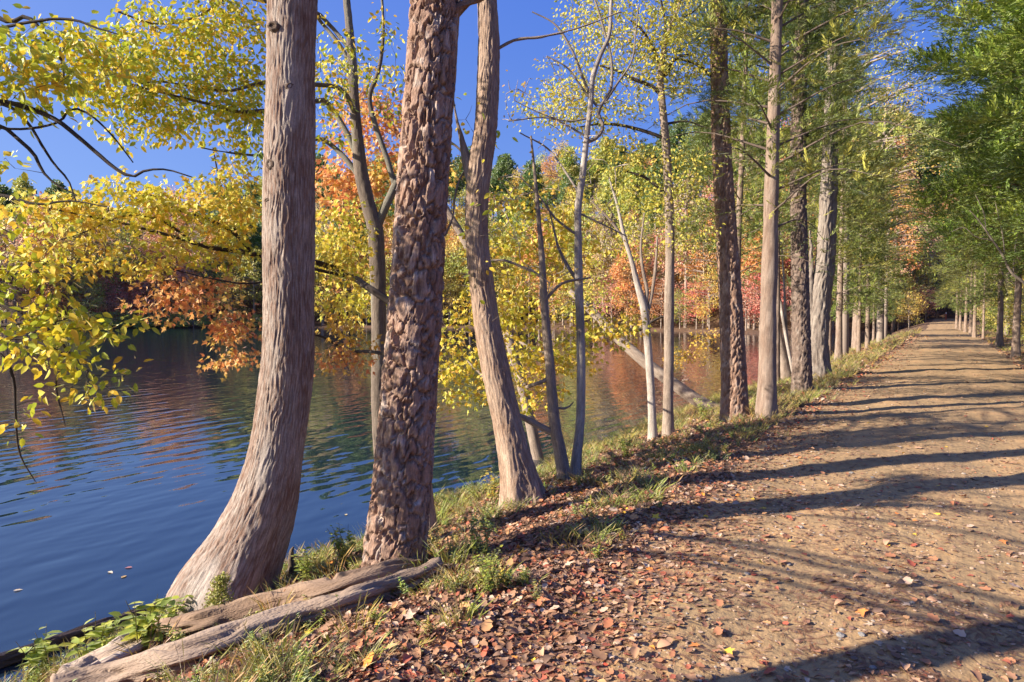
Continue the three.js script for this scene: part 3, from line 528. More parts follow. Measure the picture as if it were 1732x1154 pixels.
// 10. the pines and cedars by the path edge
const pineFar = plated(C.pineA, C.pineB, C.pineP, { size: 0.085, sd: 9 });
surveyTree('pine_tree', 'stout straight pine with grey plated bark near the bend of the bank', {
  foot: [1243, 709], bark: pineFar, step: 0.035, sides: 70, flare: 0.15, lobes: 3,
  trunk: [[1244, 712, 44], [1242, 660, 40], [1239, 580, 38], [1234, 480, 35], [1228, 380, 32], [1222, 280, 30], [1218, 180, 28], [1216, 80, 26], [1214, -40, 24], [1212, -400, 18], [1210, -800, 6]],
  limbs: [[[1217, 140, 7], [1180, 110, 5], [1150, 100, 3]], [[1216, 60, 7], [1260, 20, 5], [1300, 10, 3]], [[1215, 0, 7], [1170, -40, 5], [1140, -50, 3]]], limbColor: limbDark,
  grow: { blobs: (d) => [blob(1190, 30, d, 60, 60, 44), blob(1260, 20, d, 60, 50, 34), blob(1215, -150, d, 140, 120, 60), blob(1210, 180, d, 50, 60, 26)], palette: [[0.15, 0.22, 0.04], [0.20, 0.26, 0.05], [0.10, 0.16, 0.03]], size: 0.10, per: 26, spread: 0.3, leaf: 'needle' },
});
surveyTree('pine_tree', 'dark straight pine trunk at the path edge between cedar stem and split trunk', {
  foot: [1358, 666], bark: plated([0.16, 0.11, 0.09], [0.27, 0.20, 0.16], [0.38, 0.32, 0.28], { size: 0.07, sd: 14 }), step: 0.04, sides: 60, flare: 0.2, lobes: 3,
  trunk: [[1358, 668, 31], [1356, 600, 29], [1354, 500, 27], [1352, 400, 25], [1350, 300, 24], [1351, 200, 22], [1354, 100, 20], [1357, 0, 18], [1360, -300, 13], [1365, -600, 4]],
  limbs: [[[1351, 240, 6], [1390, 215, 4], [1430, 210, 2]], [[1353, 150, 6], [1310, 120, 4], [1280, 110, 2]], [[1355, 60, 6], [1400, 40, 4], [1450, 20, 2]]], limbColor: limbDark,
  grow: { blobs: (d) => [blob(1340, 60, d, 70, 60, 40), blob(1420, 40, d, 70, 50, 40), blob(1370, 150, d, 60, 50, 26), blob(1400, 230, d, 50, 40, 20), blob(1370, -120, d, 160, 100, 60)], palette: [[0.09, 0.15, 0.03], [0.14, 0.19, 0.035], [0.07, 0.11, 0.025]], size: 0.12, per: 26, spread: 0.38, leaf: 'needle' },
});
surveyTree('split_trunk', 'old split trunk with deep fissured grey bark beside the path', {
  foot: [1384, 640], bark: furrowed([0.22, 0.17, 0.14], [0.38, 0.33, 0.28], { width: 0.04, depth: 0.025, stretch: 9, sd: 51 }), step: 0.05, sides: 60, flare: 0.25, lobes: 6,
  trunk: [[1384, 642, 34], [1382, 600, 34], [1383, 540, 33], [1388, 480, 27], [1394, 430, 22], [1397, 360, 20], [1400, 280, 18], [1404, 180, 16], [1408, 80, 14], [1410, -20, 12], [1414, -300, 6]],
  limbs: [[[1391, 640, 15], [1394, 560, 15], [1398, 500, 15], [1405, 440, 14], [1409, 360, 13], [1411, 260, 12], [1413, 150, 10], [1415, 20, 8], [1416, -200, 4]], [[1376, 560, 12], [1372, 520, 11], [1371, 480, 9], [1372, 430, 6], [1370, 390, 2]], [[1410, 100, 6], [1450, 60, 4], [1500, 30, 2]], [[1400, 300, 5], [1440, 290, 4], [1480, 300, 2]]],
  grow: { blobs: (d) => [blob(1450, 40, d, 70, 60, 44), blob(1430, 150, d, 60, 60, 30), blob(1450, 300, d, 60, 50, 30), blob(1420, -80, d, 120, 80, 40)], palette: [[0.09, 0.15, 0.03], [0.14, 0.19, 0.035], [0.24, 0.24, 0.05]], size: 0.13, per: 24, spread: 0.42, leaf: 'needle', from: 2 },
});
surveyTree('leaning_sapling', 'short dark leaning stem on the bank behind the pale cedar stem', {
  foot: [1330, 645], bark: barkMid, step: 0.08, sides: 16, flare: 0.4,
  trunk: [[1332, 646, 20], [1324, 610, 16], [1318, 580, 14], [1313, 540, 12], [1310, 500, 10], [1306, 440, 7], [1300, 380, 3]],
});
for (const [x0, y0, x1, y1, w, lab] of [[1345, 640, 1318, 500, 6, 'thin white leaning birch-like stem touching the dark pine'], [1338, 640, 1326, 470, 5, 'thinnest pale stem leaning beside the dark pine'], [1313, 640, 1308, 540, 6, 'thin pale upright stem behind the cedar trunk']])
  surveyTree('thin_sapling', lab, { foot: [x0, y0], bark: barkPale, step: 0.1, sides: 10, flare: 0.2, trunk: [[x0, y0, w], [(x0 + x1) / 2 - 2, (y0 + y1) / 2, w * 0.9], [x1, y1, w * 0.75], [x1 + (x1 - x0) * 0.5, y1 - 80, w * 0.4]] });
// ================================================================ cedars, woods and far shore
// flat little faces that make up sprays and far foliage
class Faces {
  constructor() { this.p = []; this.n = []; this.c = []; this.i = []; }
  kite(p, x, up, len, wid, c) { // a folded kite: 4 corners, 2 triangles
    const X = x.clone().normalize(), Z = X.clone().cross(up).normalize(), Y = Z.clone().cross(X), o = this.p.length / 3;
    const put = (a, b, h) => { this.p.push(p.x + X.x * a + Z.x * b + Y.x * h, p.y + X.y * a + Z.y * b + Y.y * h, p.z + X.z * a + Z.z * b + Y.z * h); this.n.push(Y.x + Z.x * b * 0.6 / wid, Y.y + Z.y * b * 0.6 / wid, Y.z + Z.z * b * 0.6 / wid); this.c.push(c[0], c[1], c[2]); };
    put(0, 0, 0); put(len * 0.45, wid, wid * 0.25); put(len, 0, -wid * 0.2); put(len * 0.45, -wid, wid * 0.25);
    this.i.push(o, o + 1, o + 2, o, o + 2, o + 3);
  }
  get geometry() { const g = new THREE.BufferGeometry(); g.setAttribute('position', new THREE.Float32BufferAttribute(this.p, 3)); g.setAttribute('normal', new THREE.Float32BufferAttribute(this.n, 3)); g.setAttribute('color', new THREE.Float32BufferAttribute(this.c, 3)); g.setIndex(this.i); return g; }
}
const cedarTones = [[0.209, 0.250, 0.050], [0.278, 0.312, 0.056], [0.153, 0.194, 0.044], [0.376, 0.362, 0.069], [0.237, 0.263, 0.069]];
function spray(F, p, dir, L, tone, fine = 1.3) { // a feathery cedar twig end
  const side = dir.clone().cross(V(0, 1, 0)).normalize(), up = side.clone().cross(dir).normalize(), n = Math.round(9 * fine), tilt = rr(-0.7, 0.7);
  const lat = side.clone().multiplyScalar(Math.cos(tilt)).addScaledVector(up, Math.sin(tilt));
  for (let i = 0; i < n; i++) {
    const t = i / (n - 1), q = p.clone().addScaledVector(dir, L * t * 0.75), s = i % 2 ? 1 : -1, k = rr(0.75, 1.25);
    const d = dir.clone().multiplyScalar(0.8).addScaledVector(lat, s * rr(0.4, 0.9) * (1 - t * 0.7)).addScaledVector(up, rr(-0.25, 0.35));
    F.kite(q, d, up.clone().add(rdir().multiplyScalar(0.6)), L * rr(0.26, 0.44) * (1 - 0.3 * t), L * 0.055 / fine * rr(0.8, 1.3), [tone[0] * k, tone[1] * k, tone[2] * k]);
  }
}
const barkCedar = furrowed([0.25, 0.165, 0.12], [0.42, 0.33, 0.265], { width: 0.02, depth: 0.006, stretch: 14, sd: 61 });
/* a red cedar: straight stringy trunk, thin whorled limbs, feathery sprays; density and crown foot vary */
function makeCedar(name, label, { h = 11, r = 0.11, foot = 3, R = 2.1, limbs = 60, sprays = 5000, L = 0.30, sides = 18, group, gap = 0.12, tones = cedarTones, lean = 0, fine = 1.3 }) {
  const o = thing(name, label, 'tree', null, group), bend = rr(-0.15, 0.15);
  const P = [V(0, -0.15, 0), V(bend * 0.3, h * 0.25, lean * 0.25), V(bend, h * 0.6, lean * 0.6 + bend * 0.5), V(bend * 0.6, h, lean)];
  const tg = [sweep(P, [r * 1.25, r, r * 0.6, 0.01], { step: 0.12, sides, bark: barkCedar, flare: 0.35, lobes: 4 })];
  const axis = new THREE.CatmullRomCurve3(P), F = new Faces();
  const per = Math.ceil(sprays / limbs);
  for (let k = 0; k < limbs; k++) {
    const t = Math.pow((k + rnd() * 0.9) / limbs, 0.85), y = lerp(foot, h * 0.985, t), a = k * 2.4 + rr(-0.5, 0.5), root = axis.getPoint(clamp(y / h, 0, 1));
    const shape = Math.pow(Math.sin(Math.PI * clamp(0.16 + 0.84 * (1 - t), 0, 1) * 0.62), 0.8), reach = R * shape * rr(0.55, 1.15) * (t > 0.93 ? 0.6 : 1);
    const dir = V(Math.cos(a), rr(-0.12, 0.25) + t * 0.5, Math.sin(a)).normalize();
    const e = root.clone().addScaledVector(dir, reach), m = root.clone().lerp(e, 0.55).add(V(0, reach * 0.08, 0)); e.y -= reach * rr(0.0, 0.25) * (1 - t);
    tg.push(sweep([root, m, e], [Math.max(0.008, r * 0.2 * shape), 0.009, 0.003], { step: 0.35, sides: 4, bark: () => ({ d: 0, c: [0.20, 0.15, 0.12] }), cap: false }));
    const dense = rnd() < gap ? 0.25 : 1, tone0 = pick(tones);
    for (let i = 0; i < per * dense; i++) {
      const u = Math.pow(rnd(), 0.55), q = u < 0.55 ? root.clone().lerp(m, u / 0.55) : m.clone().lerp(e, (u - 0.55) / 0.45);
      const w = 0.18 + 0.20 * reach * Math.sin(Math.PI * clamp(u, 0.15, 0.9)), off = rdir(); off.y *= 0.55; q.addScaledVector(off, w * rr(0.3, 1.1));
      const d = dir.clone().multiplyScalar(0.7).add(off.multiplyScalar(0.8)).add(V(0, rr(-0.2, 0.35), 0)).normalize();
      spray(F, q, d, L * rr(0.7, 1.3), rnd() < 0.6 ? tone0 : pick(tones), fine);
    }
  }
  part('trunk', mergeGeometries(tg), M.barkV, o);
  part('crown', F.geometry, M.needleV, o);
  return o;
}
function setDown(o, x, z, turn, s = 1) { o.position.set(x, H(x, z), z); o.rotation.y = turn; o.scale.setScalar(s); return o; }
function copyOf(o, name, label) { const c = o.clone(); c.name = numbered(name); scene.add(c); c.userData = { ...o.userData, label }; return c; }
const ORD = ['first', 'second', 'third', 'fourth', 'fifth', 'sixth', 'seventh', 'eighth', 'ninth', 'tenth', 'eleventh', 'twelfth', 'thirteenth', 'fourteenth'];

// the cedar with the pale reddish stem, sparse, by the stout pine
{
  const f = G(1297, 704), c = makeCedar('cedar_tree', 'pale reddish cedar stem with sparse drooping limbs beside the stout pine', { h: 12.5, r: 0.115, foot: 4.0, R: 2.4, limbs: 70, sprays: 5000, L: 0.24, fine: 1.7, gap: 0.35, sides: 28 });
  setDown(c, f.x, f.z, 1.2);
  const g2 = G(1248, 690), c2 = makeCedar('cedar_tree', 'thin cedar right behind the stout pine with light green feathery sprays', { h: 13, r: 0.07, foot: 3.4, R: 1.9, limbs: 76, sprays: 6800, L: 0.24, fine: 1.7, gap: 0.2, tones: [[0.22, 0.28, 0.05], [0.29, 0.33, 0.06], [0.17, 0.22, 0.045], [0.13, 0.18, 0.04]] });
  setDown(c2, g2.x - 0.15, g2.z - 0.3, 4.0);
}
const rowA = makeCedar('cedar_tree', 'x', { h: 12, r: 0.115, foot: 3.0, R: 2.3, limbs: 64, sprays: 4800, L: 0.30, gap: 0.2, group: 'cedars lining the path' });
const rowB = makeCedar('cedar_tree', 'x', { h: 11, r: 0.10, foot: 3.4, R: 2.6, limbs: 60, sprays: 4800, L: 0.32, gap: 0.1, group: 'cedars lining the path' });
const rowC = makeCedar('cedar_tree', 'x', { h: 9.5, r: 0.085, foot: 2.6, R: 2.0, limbs: 50, sprays: 3600, L: 0.30, gap: 0.15, group: 'cedars lining the path', tones: [[0.18, 0.25, 0.045], [0.24, 0.29, 0.05], [0.14, 0.19, 0.04]] });
const wide = makeCedar('cedar_tree', 'broad dense green cedar overhanging the right side of the path', { h: 14, r: 0.17, foot: 4.4, R: 4.0, limbs: 150, sprays: 25000, L: 0.36, gap: 0.03, tones: [[0.173, 0.270, 0.041], [0.236, 0.331, 0.047], [0.126, 0.196, 0.038], [0.315, 0.378, 0.061]] });
{
  const a = makeCedar('cedar_tree', 'slim cedar behind the dark pine, its feathery limbs filling the gap', { h: 13, r: 0.08, foot: 5.0, R: 2.4, limbs: 76, sprays: 7000, L: 0.26, gap: 0.15 }), f = G(1335, 648); setDown(a, f.x - 0.5, f.z - 0.8, 0.6);
  const b = makeCedar('cedar_tree', 'slim cedar beside the split trunk on its lake side', { h: 13.5, r: 0.09, foot: 5.2, R: 2.6, limbs: 76, sprays: 7000, L: 0.30, gap: 0.15 }), g = G(1375, 630); setDown(b, g.x - 0.7, g.z - 1.4, 3.0);
}
const rowProto = [rowA, rowB, rowC], rowUsed = [false, false, false];
function rowCedar(i, label, x, z, turn, s) { let o; if (!rowUsed[i]) { rowUsed[i] = true; o = rowProto[i]; o.userData.label = label; } else o = copyOf(rowProto[i], 'cedar_tree', label); return setDown(o, x, z, turn, s); }
[[1417, 609, 0, 1.12], [1406, 607, 2, 1.25], [1440, 592, 1, 1.25], [1450, 590, 0, 1.2], [1459, 597, 2, 0.95], [1468, 590, 1, 1.0], [1480, 577, 0, 0.95], [1494, 568, 2, 1.2], [1499, 565, 1, 1.0], [1508, 561, 0, 1.05], [1519, 558, 2, 1.1], [1524, 556, 1, 1.0], [1531, 553, 0, 0.9]].forEach(([px, py, k, s], i) => {
  const f = G(px, py); f.x += rr(-0.25, 0.2); rowCedar(k, `${ORD[i]} cedar after the split trunk in the row between lake and path`, f.x, f.z, i * 1.7, s);
});
setDown(wide, 2.5, -25.5, 0.4, 1.05);
setDown(copyOf(wide, 'cedar_tree', 'broad dense cedar at the right edge, nearest of the right-hand cedars'), 3.9, -20.5, 2.6, 1.0);
setDown(copyOf(wide, 'cedar_tree', 'broad dense cedar beyond the overhanging one, right of the path'), 3.2, -33, 4.3, 1.0);
[[1718, 604, 1, 1.05], [1691, 586, 0, 1.0], [1663, 573, 2, 0.8], [1648, 571, 1, 1.0], [1642, 566, 0, 0.95], [1633, 562, 1, 1.1], [1624, 559, 2, 1.15], [1618, 556, 0, 1.0]].forEach(([px, py, k, s], i) => {
  const f = G(px, py); rowCedar(k, `${ORD[i]} slim cedar, counted from the right edge, in the row right of the path`, f.x, f.z, i * 2.3 + 1, s);
});
// a dead pale limb that hangs into the view at the right edge
{
  const m = member([[1800, 525, 7], [1755, 500, 6], [1732, 478, 5], [1712, 462, 4.5], [1694, 428, 4], [1676, 402, 3], [1655, 372, 2], [1640, 356, 1.2]], 18), o = thing('dead_branch', 'bare pinkish dead branch hanging low at the right edge', 'branch', m.pts[0].clone());
  part('limb', sweep(m.pts, m.rads, { step: 0.1, sides: 7, bark: limbPale }), M.barkV, o, m.pts[0]);
  for (const l of [[[1700, 440, 2.6], [1697, 405, 2], [1690, 370, 1.4], [1683, 340, 1]], [[1680, 408, 2], [1650, 400, 1.6], [1630, 385, 1.3], [1610, 392, 1]], [[1714, 463, 2.6], [1717, 420, 2], [1722, 385, 1.4], [1719, 350, 1]], [[1668, 390, 1.6], [1664, 360, 1.3], [1650, 330, 1]]]) { const q = member(l, 18); part('twig', sweep(q.pts, q.rads, { step: 0.1, sides: 5, bark: limbPale }), M.barkV, o, m.pts[0]); }
}

// ---------------------------------------------------------------- woodland trees: a few shapes, several colours
function makeCrown(kind, h, R, n, size) {
  const F = new Faces(), T = [];
  const lean = rr(-0.4, 0.4), brk = () => ({ d: 0, c: [0.26, 0.21, 0.175] }), top = V(lean, h * 0.93, rr(-0.4, 0.4));
  T.push(sweep([V(0, -0.3, 0), V(lean * 0.2, h * 0.35, 0), V(lean * 0.7, h * 0.7, 0), top], [h * 0.012 + 0.03, h * 0.010, h * 0.006, 0.02], { step: h / 10, sides: 7, bark: brk, cap: false }));
  const nodes = spline([V(0, 0, 0), V(lean * 0.2, h * 0.35, 0), V(lean * 0.7, h * 0.7, 0), top], 20);
  const cs = [];
  const clumps = kind === 'pine' ? 46 : kind === 'shrub' ? 26 : 60;
  for (let k = 0; k < clumps; k++) {
    let c;
    if (kind === 'pine') { const t = rnd(), y = lerp(h * 0.5, h * 0.98, t), a = rr(0, 6.28), q = R * (1 - t * 0.75) * Math.sqrt(rr(0.1, 1)); c = V(Math.cos(a) * q, y, Math.sin(a) * q); }
    else if (kind === 'shrub') { const a = rr(0, 6.28), q = R * Math.sqrt(rnd()); c = V(Math.cos(a) * q, h * rr(0.1, 1) * Math.sqrt(Math.max(0.05, 1 - q * q / R / R)), Math.sin(a) * q); }
    else { const d = rdir(), q = Math.cbrt(rr(0.12, 1)); const lo = kind === 'low' ? 0.12 : 0.32; c = V(d.x * R * q, lerp(h * lo, h, 0.5 + 0.5 * d.y * q), d.z * R * q); const tt = (c.y - h * lo) / (h * (1 - lo)); c.x *= 1 - 0.4 * tt * tt; c.z *= 1 - 0.4 * tt * tt; }
    cs.push(c);
    let b = nodes[0], bd = 1e9; for (const q of nodes) { const e = q.distanceToSquared(c) + (q.y > c.y ? 4 : 0); if (e < bd) { bd = e; b = q; } }
    T.push(sweep([b, b.clone().lerp(c, 0.5).add(V(0, 0.2, 0)), c], [0.05 + 0.003 * h, 0.04, 0.015], { step: 3, sides: 4, bark: brk, cap: false }));
    const k0 = rr(0.78, 1.18), hue = rr(-0.1, 0.1), cr = R * (kind === 'pine' ? 0.2 : 0.24) * rr(0.7, 1.3);
    for (let i = 0; i < n / clumps; i++) {
      const o = rdir(), q = Math.cbrt(rnd()); const p = c.clone().add(V(o.x * cr * q * 1.2, o.y * cr * q * 0.7, o.z * cr * q * 1.2)), v = k0 * rr(0.8, 1.2);
      const d = o.clone().add(rdir().multiplyScalar(0.7)); d.y -= kind === 'pine' ? -0.3 : 0.3;
      F.kite(p, d.normalize(), rdir().add(V(0, 0.35, 0)), size * rr(0.7, 1.4), size * rr(0.22, 0.42), [v * (1 + hue), v * (1 - hue * 0.8), v]);
    }
  }
  return { wood: mergeGeometries(T), leaves: F.geometry };
}
const SH = { round: makeCrown('round', 17, 4.6, 2800, 0.38), tall: makeCrown('round', 21, 4.2, 2800, 0.38), low: makeCrown('low', 12, 4.6, 2600, 0.32), pine: makeCrown('pine', 22, 4.2, 3800, 0.5), thin: makeCrown('round', 18, 4.6, 900, 0.35), airy: makeCrown('round', 17, 3.6, 4200, 0.12), shrub: makeCrown('shrub', 2.4, 2.0, 2200, 0.17), small: makeCrown('low', 6.5, 2.6, 3600, 0.17) };
const tint = {}; const tone = (name, r, g, b) => { tint[name] = leafMat({ vertexColors: true, color: col(r, g, b), transmission: 0.3 }); };
tone('red', 0.66, 0.20, 0.15); tone('maroon', 0.4, 0.09, 0.07); tone('orange', 0.68, 0.34, 0.11); tone('rust', 0.5, 0.27, 0.13); tone('gold', 0.66, 0.5, 0.11); tone('lime', 0.5, 0.48, 0.1); tone('pine', 0.15, 0.23, 0.055); tone('deep', 0.035, 0.07, 0.022); tone('tan', 0.55, 0.42, 0.25); tone('salmon', 0.76, 0.42, 0.29); tone('olive', 0.44, 0.46, 0.10);
Object.values(tint).forEach((m) => { m.transmission = 0.5; });
M.woodland = std({ vertexColors: true });
function woodTree(name, label, shape, color, x, z, s, turn, group) {
  const o = thing(name, label, /shrub|bush/.test(name) ? 'shrub' : 'tree', V(x, H(x, z) - 0.1, z), group); o.rotation.y = turn; o.scale.set(s, s * rr(0.92, 1.08), s);
  part(/shrub|bush/.test(name) ? 'stems' : 'trunk', SH[shape].wood, M.woodland, o); part('crown', SH[shape].leaves, tint[color], o);
  return o;
}
const polar = (deg, r) => { const a = deg * Math.PI / 180; return [-Math.sin(a) * r, -Math.cos(a) * r]; };
const degOf = (px) => (YAW - Math.atan((px - 866) / FOC)) * 180 / Math.PI;
const onShore = (px, behind) => { const deg = degOf(px), r = shoreR(deg) + behind + 3 * n2(deg * 0.11, 3) + 1.2 * n2(deg * 0.5, 9); return polar(deg, r); };
// the front row on the far shore, named from left to right
const CN = { red: 'red', maroon: 'dark red', orange: 'orange', rust: 'rusty brown', gold: 'golden yellow', lime: 'yellow-green', pine: 'dark green', deep: 'dark evergreen', tan: 'pale tan', salmon: 'salmon pink', olive: 'olive green' };
const front = [
  [10, 4, 'low', 'tan', 1.0], [45, 5, 'round', 'tan', 0.9], [80, 4, 'low', 'orange', 0.9], [118, 6, 'round', 'gold', 0.95], [150, 4, 'low', 'olive', 0.8], [185, 5, 'low', 'salmon', 0.95], [215, 4, 'low', 'red', 1.0], [250, 5, 'low', 'salmon', 0.9], [285, 6, 'round', 'orange', 0.9], [320, 4, 'low', 'orange', 0.9], [355, 5, 'round', 'pine', 0.9], [392, 4, 'low', 'gold', 0.9], [430, 5, 'round', 'lime', 1.0],
  [470, 5, 'low', 'lime', 1.0], [508, 5, 'round', 'olive', 1.0], [545, 5, 'low', 'gold', 1.0], [585, 5, 'round', 'orange', 1.0], [620, 5, 'low', 'lime', 0.9], [655, 5, 'round', 'lime', 1.0], [690, 4, 'low', 'olive', 1.0], [726, 5, 'round', 'lime', 1.0], [760, 5, 'low', 'gold', 0.9], [795, 5, 'round', 'olive', 1.0], [830, 4, 'low', 'olive', 0.9], [860, 5, 'low', 'gold', 0.9], [895, 6, 'round', 'lime', 1.0], [935, 5, 'low', 'orange', 0.8], [965, 5, 'low', 'lime', 0.9], [1005, 5, 'round', 'gold', 0.85], [1035, 5, 'low', 'salmon', 0.85], [1060, 4, 'low', 'orange', 0.7], [1090, 4, 'low', 'orange', 0.8], [1118, 5, 'low', 'rust', 0.75], [1150, 4, 'low', 'olive', 0.6], [1178, 4, 'low', 'red', 0.75], [1200, 5, 'low', 'gold', 0.8],
  [1262, 4, 'low', 'salmon', 0.75], [1285, 5, 'low', 'red', 0.75], [1325, 4, 'low', 'salmon', 0.7], [1345, 6, 'round', 'red', 0.75], [1380, 5, 'low', 'orange', 0.7], [1425, 5, 'round', 'red', 0.7], [1465, 5, 'low', 'gold', 0.6], [1500, 6, 'low', 'orange', 0.55],
];
const seenCount = {};
front.forEach(([px, b, shp, c, s], i) => { const [x, z] = onShore(px, b); const k = CN[c]; seenCount[k] = (seenCount[k] ?? 0) + 1; woodTree('far_shore_tree', `${k} tree by the far shore, ${ORD[seenCount[k] - 1]} such one from the left`, shp, c, x, z, s * rr(0.92, 1.08), rr(0, 6.28), 'trees along the far shore'); });
// the wood on the slope behind, one mass
{
  const o = new THREE.Group(); o.name = 'hillside_forest'; o.userData = { kind: 'stuff', label: 'mixed autumn wood covering the slope behind the far shore' }; scene.add(o);
  const sets = {};
  const put = (shp, c, x, z, s) => { const k = shp + ' ' + c; (sets[k] ??= []).push(new THREE.Matrix4().compose(V(x, H(x, z) - 0.2, z), new THREE.Quaternion().setFromAxisAngle(V(0, 1, 0), rr(0, 6.28)), V(s, s * rr(0.9, 1.15), s))); };
  for (let px = -120; px < 1640; px += 21) for (let row = 0; row < 8; row++) {
    const deg = degOf(px + rr(-12, 12)), b = 9 + row * 11 + rr(-4, 4), r = shoreR(deg) + b, [x, z] = polar(deg, r);
    if (Math.abs(x) < 4 && z > -160) continue;
    const m = n2(x * 0.018 + 3, z * 0.018) + 0.35 * gauss();
    const greenish = sstep(0.0, 0.5, m + (row > 3 ? 0.35 : 0) - (px > 500 && px < 1000 ? 0 : 0.05));
    let shp, c;
    if (rnd() < greenish * 0.8) { shp = 'pine'; c = rnd() < 0.25 ? 'olive' : 'pine'; }
    else { shp = pick(['round', 'tall', 'round', 'thin']); c = px < 520 ?  pick(['orange', 'orange', 'salmon', 'tan', 'rust', 'gold', 'olive']) : px < 1050 ? pick(['gold', 'lime', 'orange', 'tan', 'olive', 'gold']) : pick(['red', 'salmon', 'tan', 'gold', 'orange', 'olive', 'rust']); }
    put(shp, c, x, z, rr(0.75, 1.1));
  }
  // the wood at the far end of the path and to its right
  for (let i = 0; i < 150; i++) { const x = rr(-26, 60), z = rr(-215, -150); if (Math.abs(x) < 3 && z > -160) continue; put(rnd() < 0.55 ? 'pine' : pick(['round', 'tall', 'low']), pick(['pine', 'deep', 'olive', 'gold', 'rust', 'lime']), x, z, rr(0.6, 0.95)); }
  for (let i = 0; i < 130; i++) { const z = rr(-150, -42), x = rr(8, 46); put(pick(['round', 'low', 'tall', 'thin']), pick(['lime', 'gold', 'olive', 'lime', 'tan', 'pine']), x, z, rr(0.6, 0.95)); }
  for (const k in sets) { const [shp, c] = k.split(' '); for (const [nm, g, mt] of [['trunks', SH[shp].wood, M.woodland], ['crowns', SH[shp].leaves, tint[c]]]) { const im = new THREE.InstancedMesh(g, mt, sets[k].length); im.name = nm; sets[k].forEach((m, i) => im.setMatrixAt(i, m)); add(im, o); } }
}
// dark evergreens where the path enters the wood
[[-4.2, -143, 0.5], [-1.6, -150, 0.55], [1.4, -152, 0.5], [4.6, -146, 0.55], [-7, -150, 0.6], [7.5, -150, 0.6]].forEach(([x, z, s], i) => woodTree('evergreen_tree', `dark evergreen closing the far end of the path, ${ORD[i]} of the group`, 'low', 'deep', x, z, s, i, 'evergreens at the far end of the path'));
[[-2.9, -128, 0.5, 'salmon'], [-5, -124, 0.55, 'orange'], [5, -128, 0.55, 'rust'], [-4.4, -108, 0.45, 'gold'], [4.6, -112, 0.6, 'tan']].forEach(([x, z, s, c], i) => woodTree('path_end_tree', `small ${CN[c]} tree beside the far stretch of the path`, 'low', c, x, z, s, i * 2));
// yellow understorey right of the path
for (let i = 0; i < 26; i++) { const z = -30 - i * 3.1 - rr(0, 2), x = 4.6 + rr(0, 3.5), c = pick(['gold', 'lime', 'lime', 'olive']); woodTree('understorey_shrub', `leafy ${CN[c]} shrub in the undergrowth right of the path`, i % 3 ? 'small' : 'shrub', c, x, z, i % 3 ? rr(0.5, 0.9) : rr(0.7, 1.1), rr(0, 6), `${CN[c]} shrubs right of the path`); }
// orange maple behind the forked one, standing by the water
for (const [px, d, s, c, lab] of [[600, 15, 1, 'orange', 'orange and yellow maple foliage rising behind the forked trunk']]) {
  const p = at(px, 540, d), o = thing('orange_maple', lab, 'tree', V(-6.3, H(-6.3, -11) , -11));
  const base = o.position, top = at(620, 150, 13.5), pts = [base.clone().add(V(0, -0.3, 0)), base.clone().lerp(top, 0.3).add(V(0.3, 0.6, 0)), base.clone().lerp(top, 0.65).add(V(0.2, 0.5, 0)), top];
  part('trunk', sweep(pts, [0.11, 0.09, 0.06, 0.02], { step: 0.15, sides: 14, bark: barkMid, flare: 0.3 }), M.barkV, o, base);
  growCrown(o, spline(pts, 24).slice(8), [blob(630, 230, 13.5, 75, 95, 66), blob(580, 330, 13.5, 55, 70, 44), blob(660, 330, 13.5, 50, 80, 24, { pal: PAL.amber }), blob(760, 350, 13.5, 30, 90, 12, { pal: PAL.amber }), blob(570, 430, 13, 55, 60, 26, { pal: PAL.yellow }), blob(600, 140, 13.5, 60, 60, 16, { pal: PAL.yellow }), blob(610, 500, 13, 50, 50, 18, { pal: PAL.yellow })], { palette: PAL.orange, size: 0.11, per: 20, spread: 0.42, leaf: 'maple' });
}

// low green bushes at the far waterline
for (let i = 0; i < 16; i++) { const px = 130 + i * 22 + rr(-5, 5), [x, z] = onShore(px, 1.2); woodTree('shore_bush', `low bright green bush on the far waterline, ${i < 8 ? 'towards the left of' : 'behind'} the leaning trunk`, 'shrub', i % 4 ? 'olive' : 'lime', x, z, rr(0.9, 1.5), rr(0, 6), i < 8 ? 'far bushes left of the leaning trunk' : 'far bushes behind the leaning trunk'); }
// tall thin-leaved trees that rise above the cedars over the path
[[-4.6, -40, 1.15, 'olive', 'tall thin olive-leaved tree rising above the cedars on the lake side'], [-4.2, -58, 1.2, 'gold', 'tall sparse golden tree above the farther cedars on the lake side'], [5.2, -52, 0.95, 'tan', 'tall sparse tan tree above the cedars right of the path'], [-5.0, -74, 1.0, 'salmon', 'tall sparse pinkish tree far along the lake side of the path'], [4.8, -80, 1.0, 'gold', 'tall sparse golden tree far along the right of the path']].forEach(([x, z, s, c, lab], i) => woodTree('tall_tree', lab, 'airy', c, x, z, s, i * 1.3));
// ================================================================ ground cover, logs and small things
const UP = V(0, 1, 0);
const slopeAt = (x, z) => V(H(x - 0.06, z) - H(x + 0.06, z), 0.12, H(x, z - 0.06) - H(x, z + 0.06)).normalize();
const BROWN = [[0.30, 0.165, 0.095], [0.24, 0.12, 0.075], [0.40, 0.24, 0.15], [0.17, 0.09, 0.06], [0.38, 0.15, 0.075], [0.46, 0.34, 0.25], [0.32, 0.18, 0.105], [0.34, 0.10, 0.06], [0.26, 0.14, 0.085], [0.48, 0.26, 0.12], [0.21, 0.13, 0.09]];
const view = (x, z) => { const p = V(x, H(x, z), z), r = p.clone().sub(camera.position), d = r.dot(FWD); return { p, d, px: 866 + r.dot(RGT) / d * FOC, py: 577 - r.dot(UPV) / d * FOC }; };
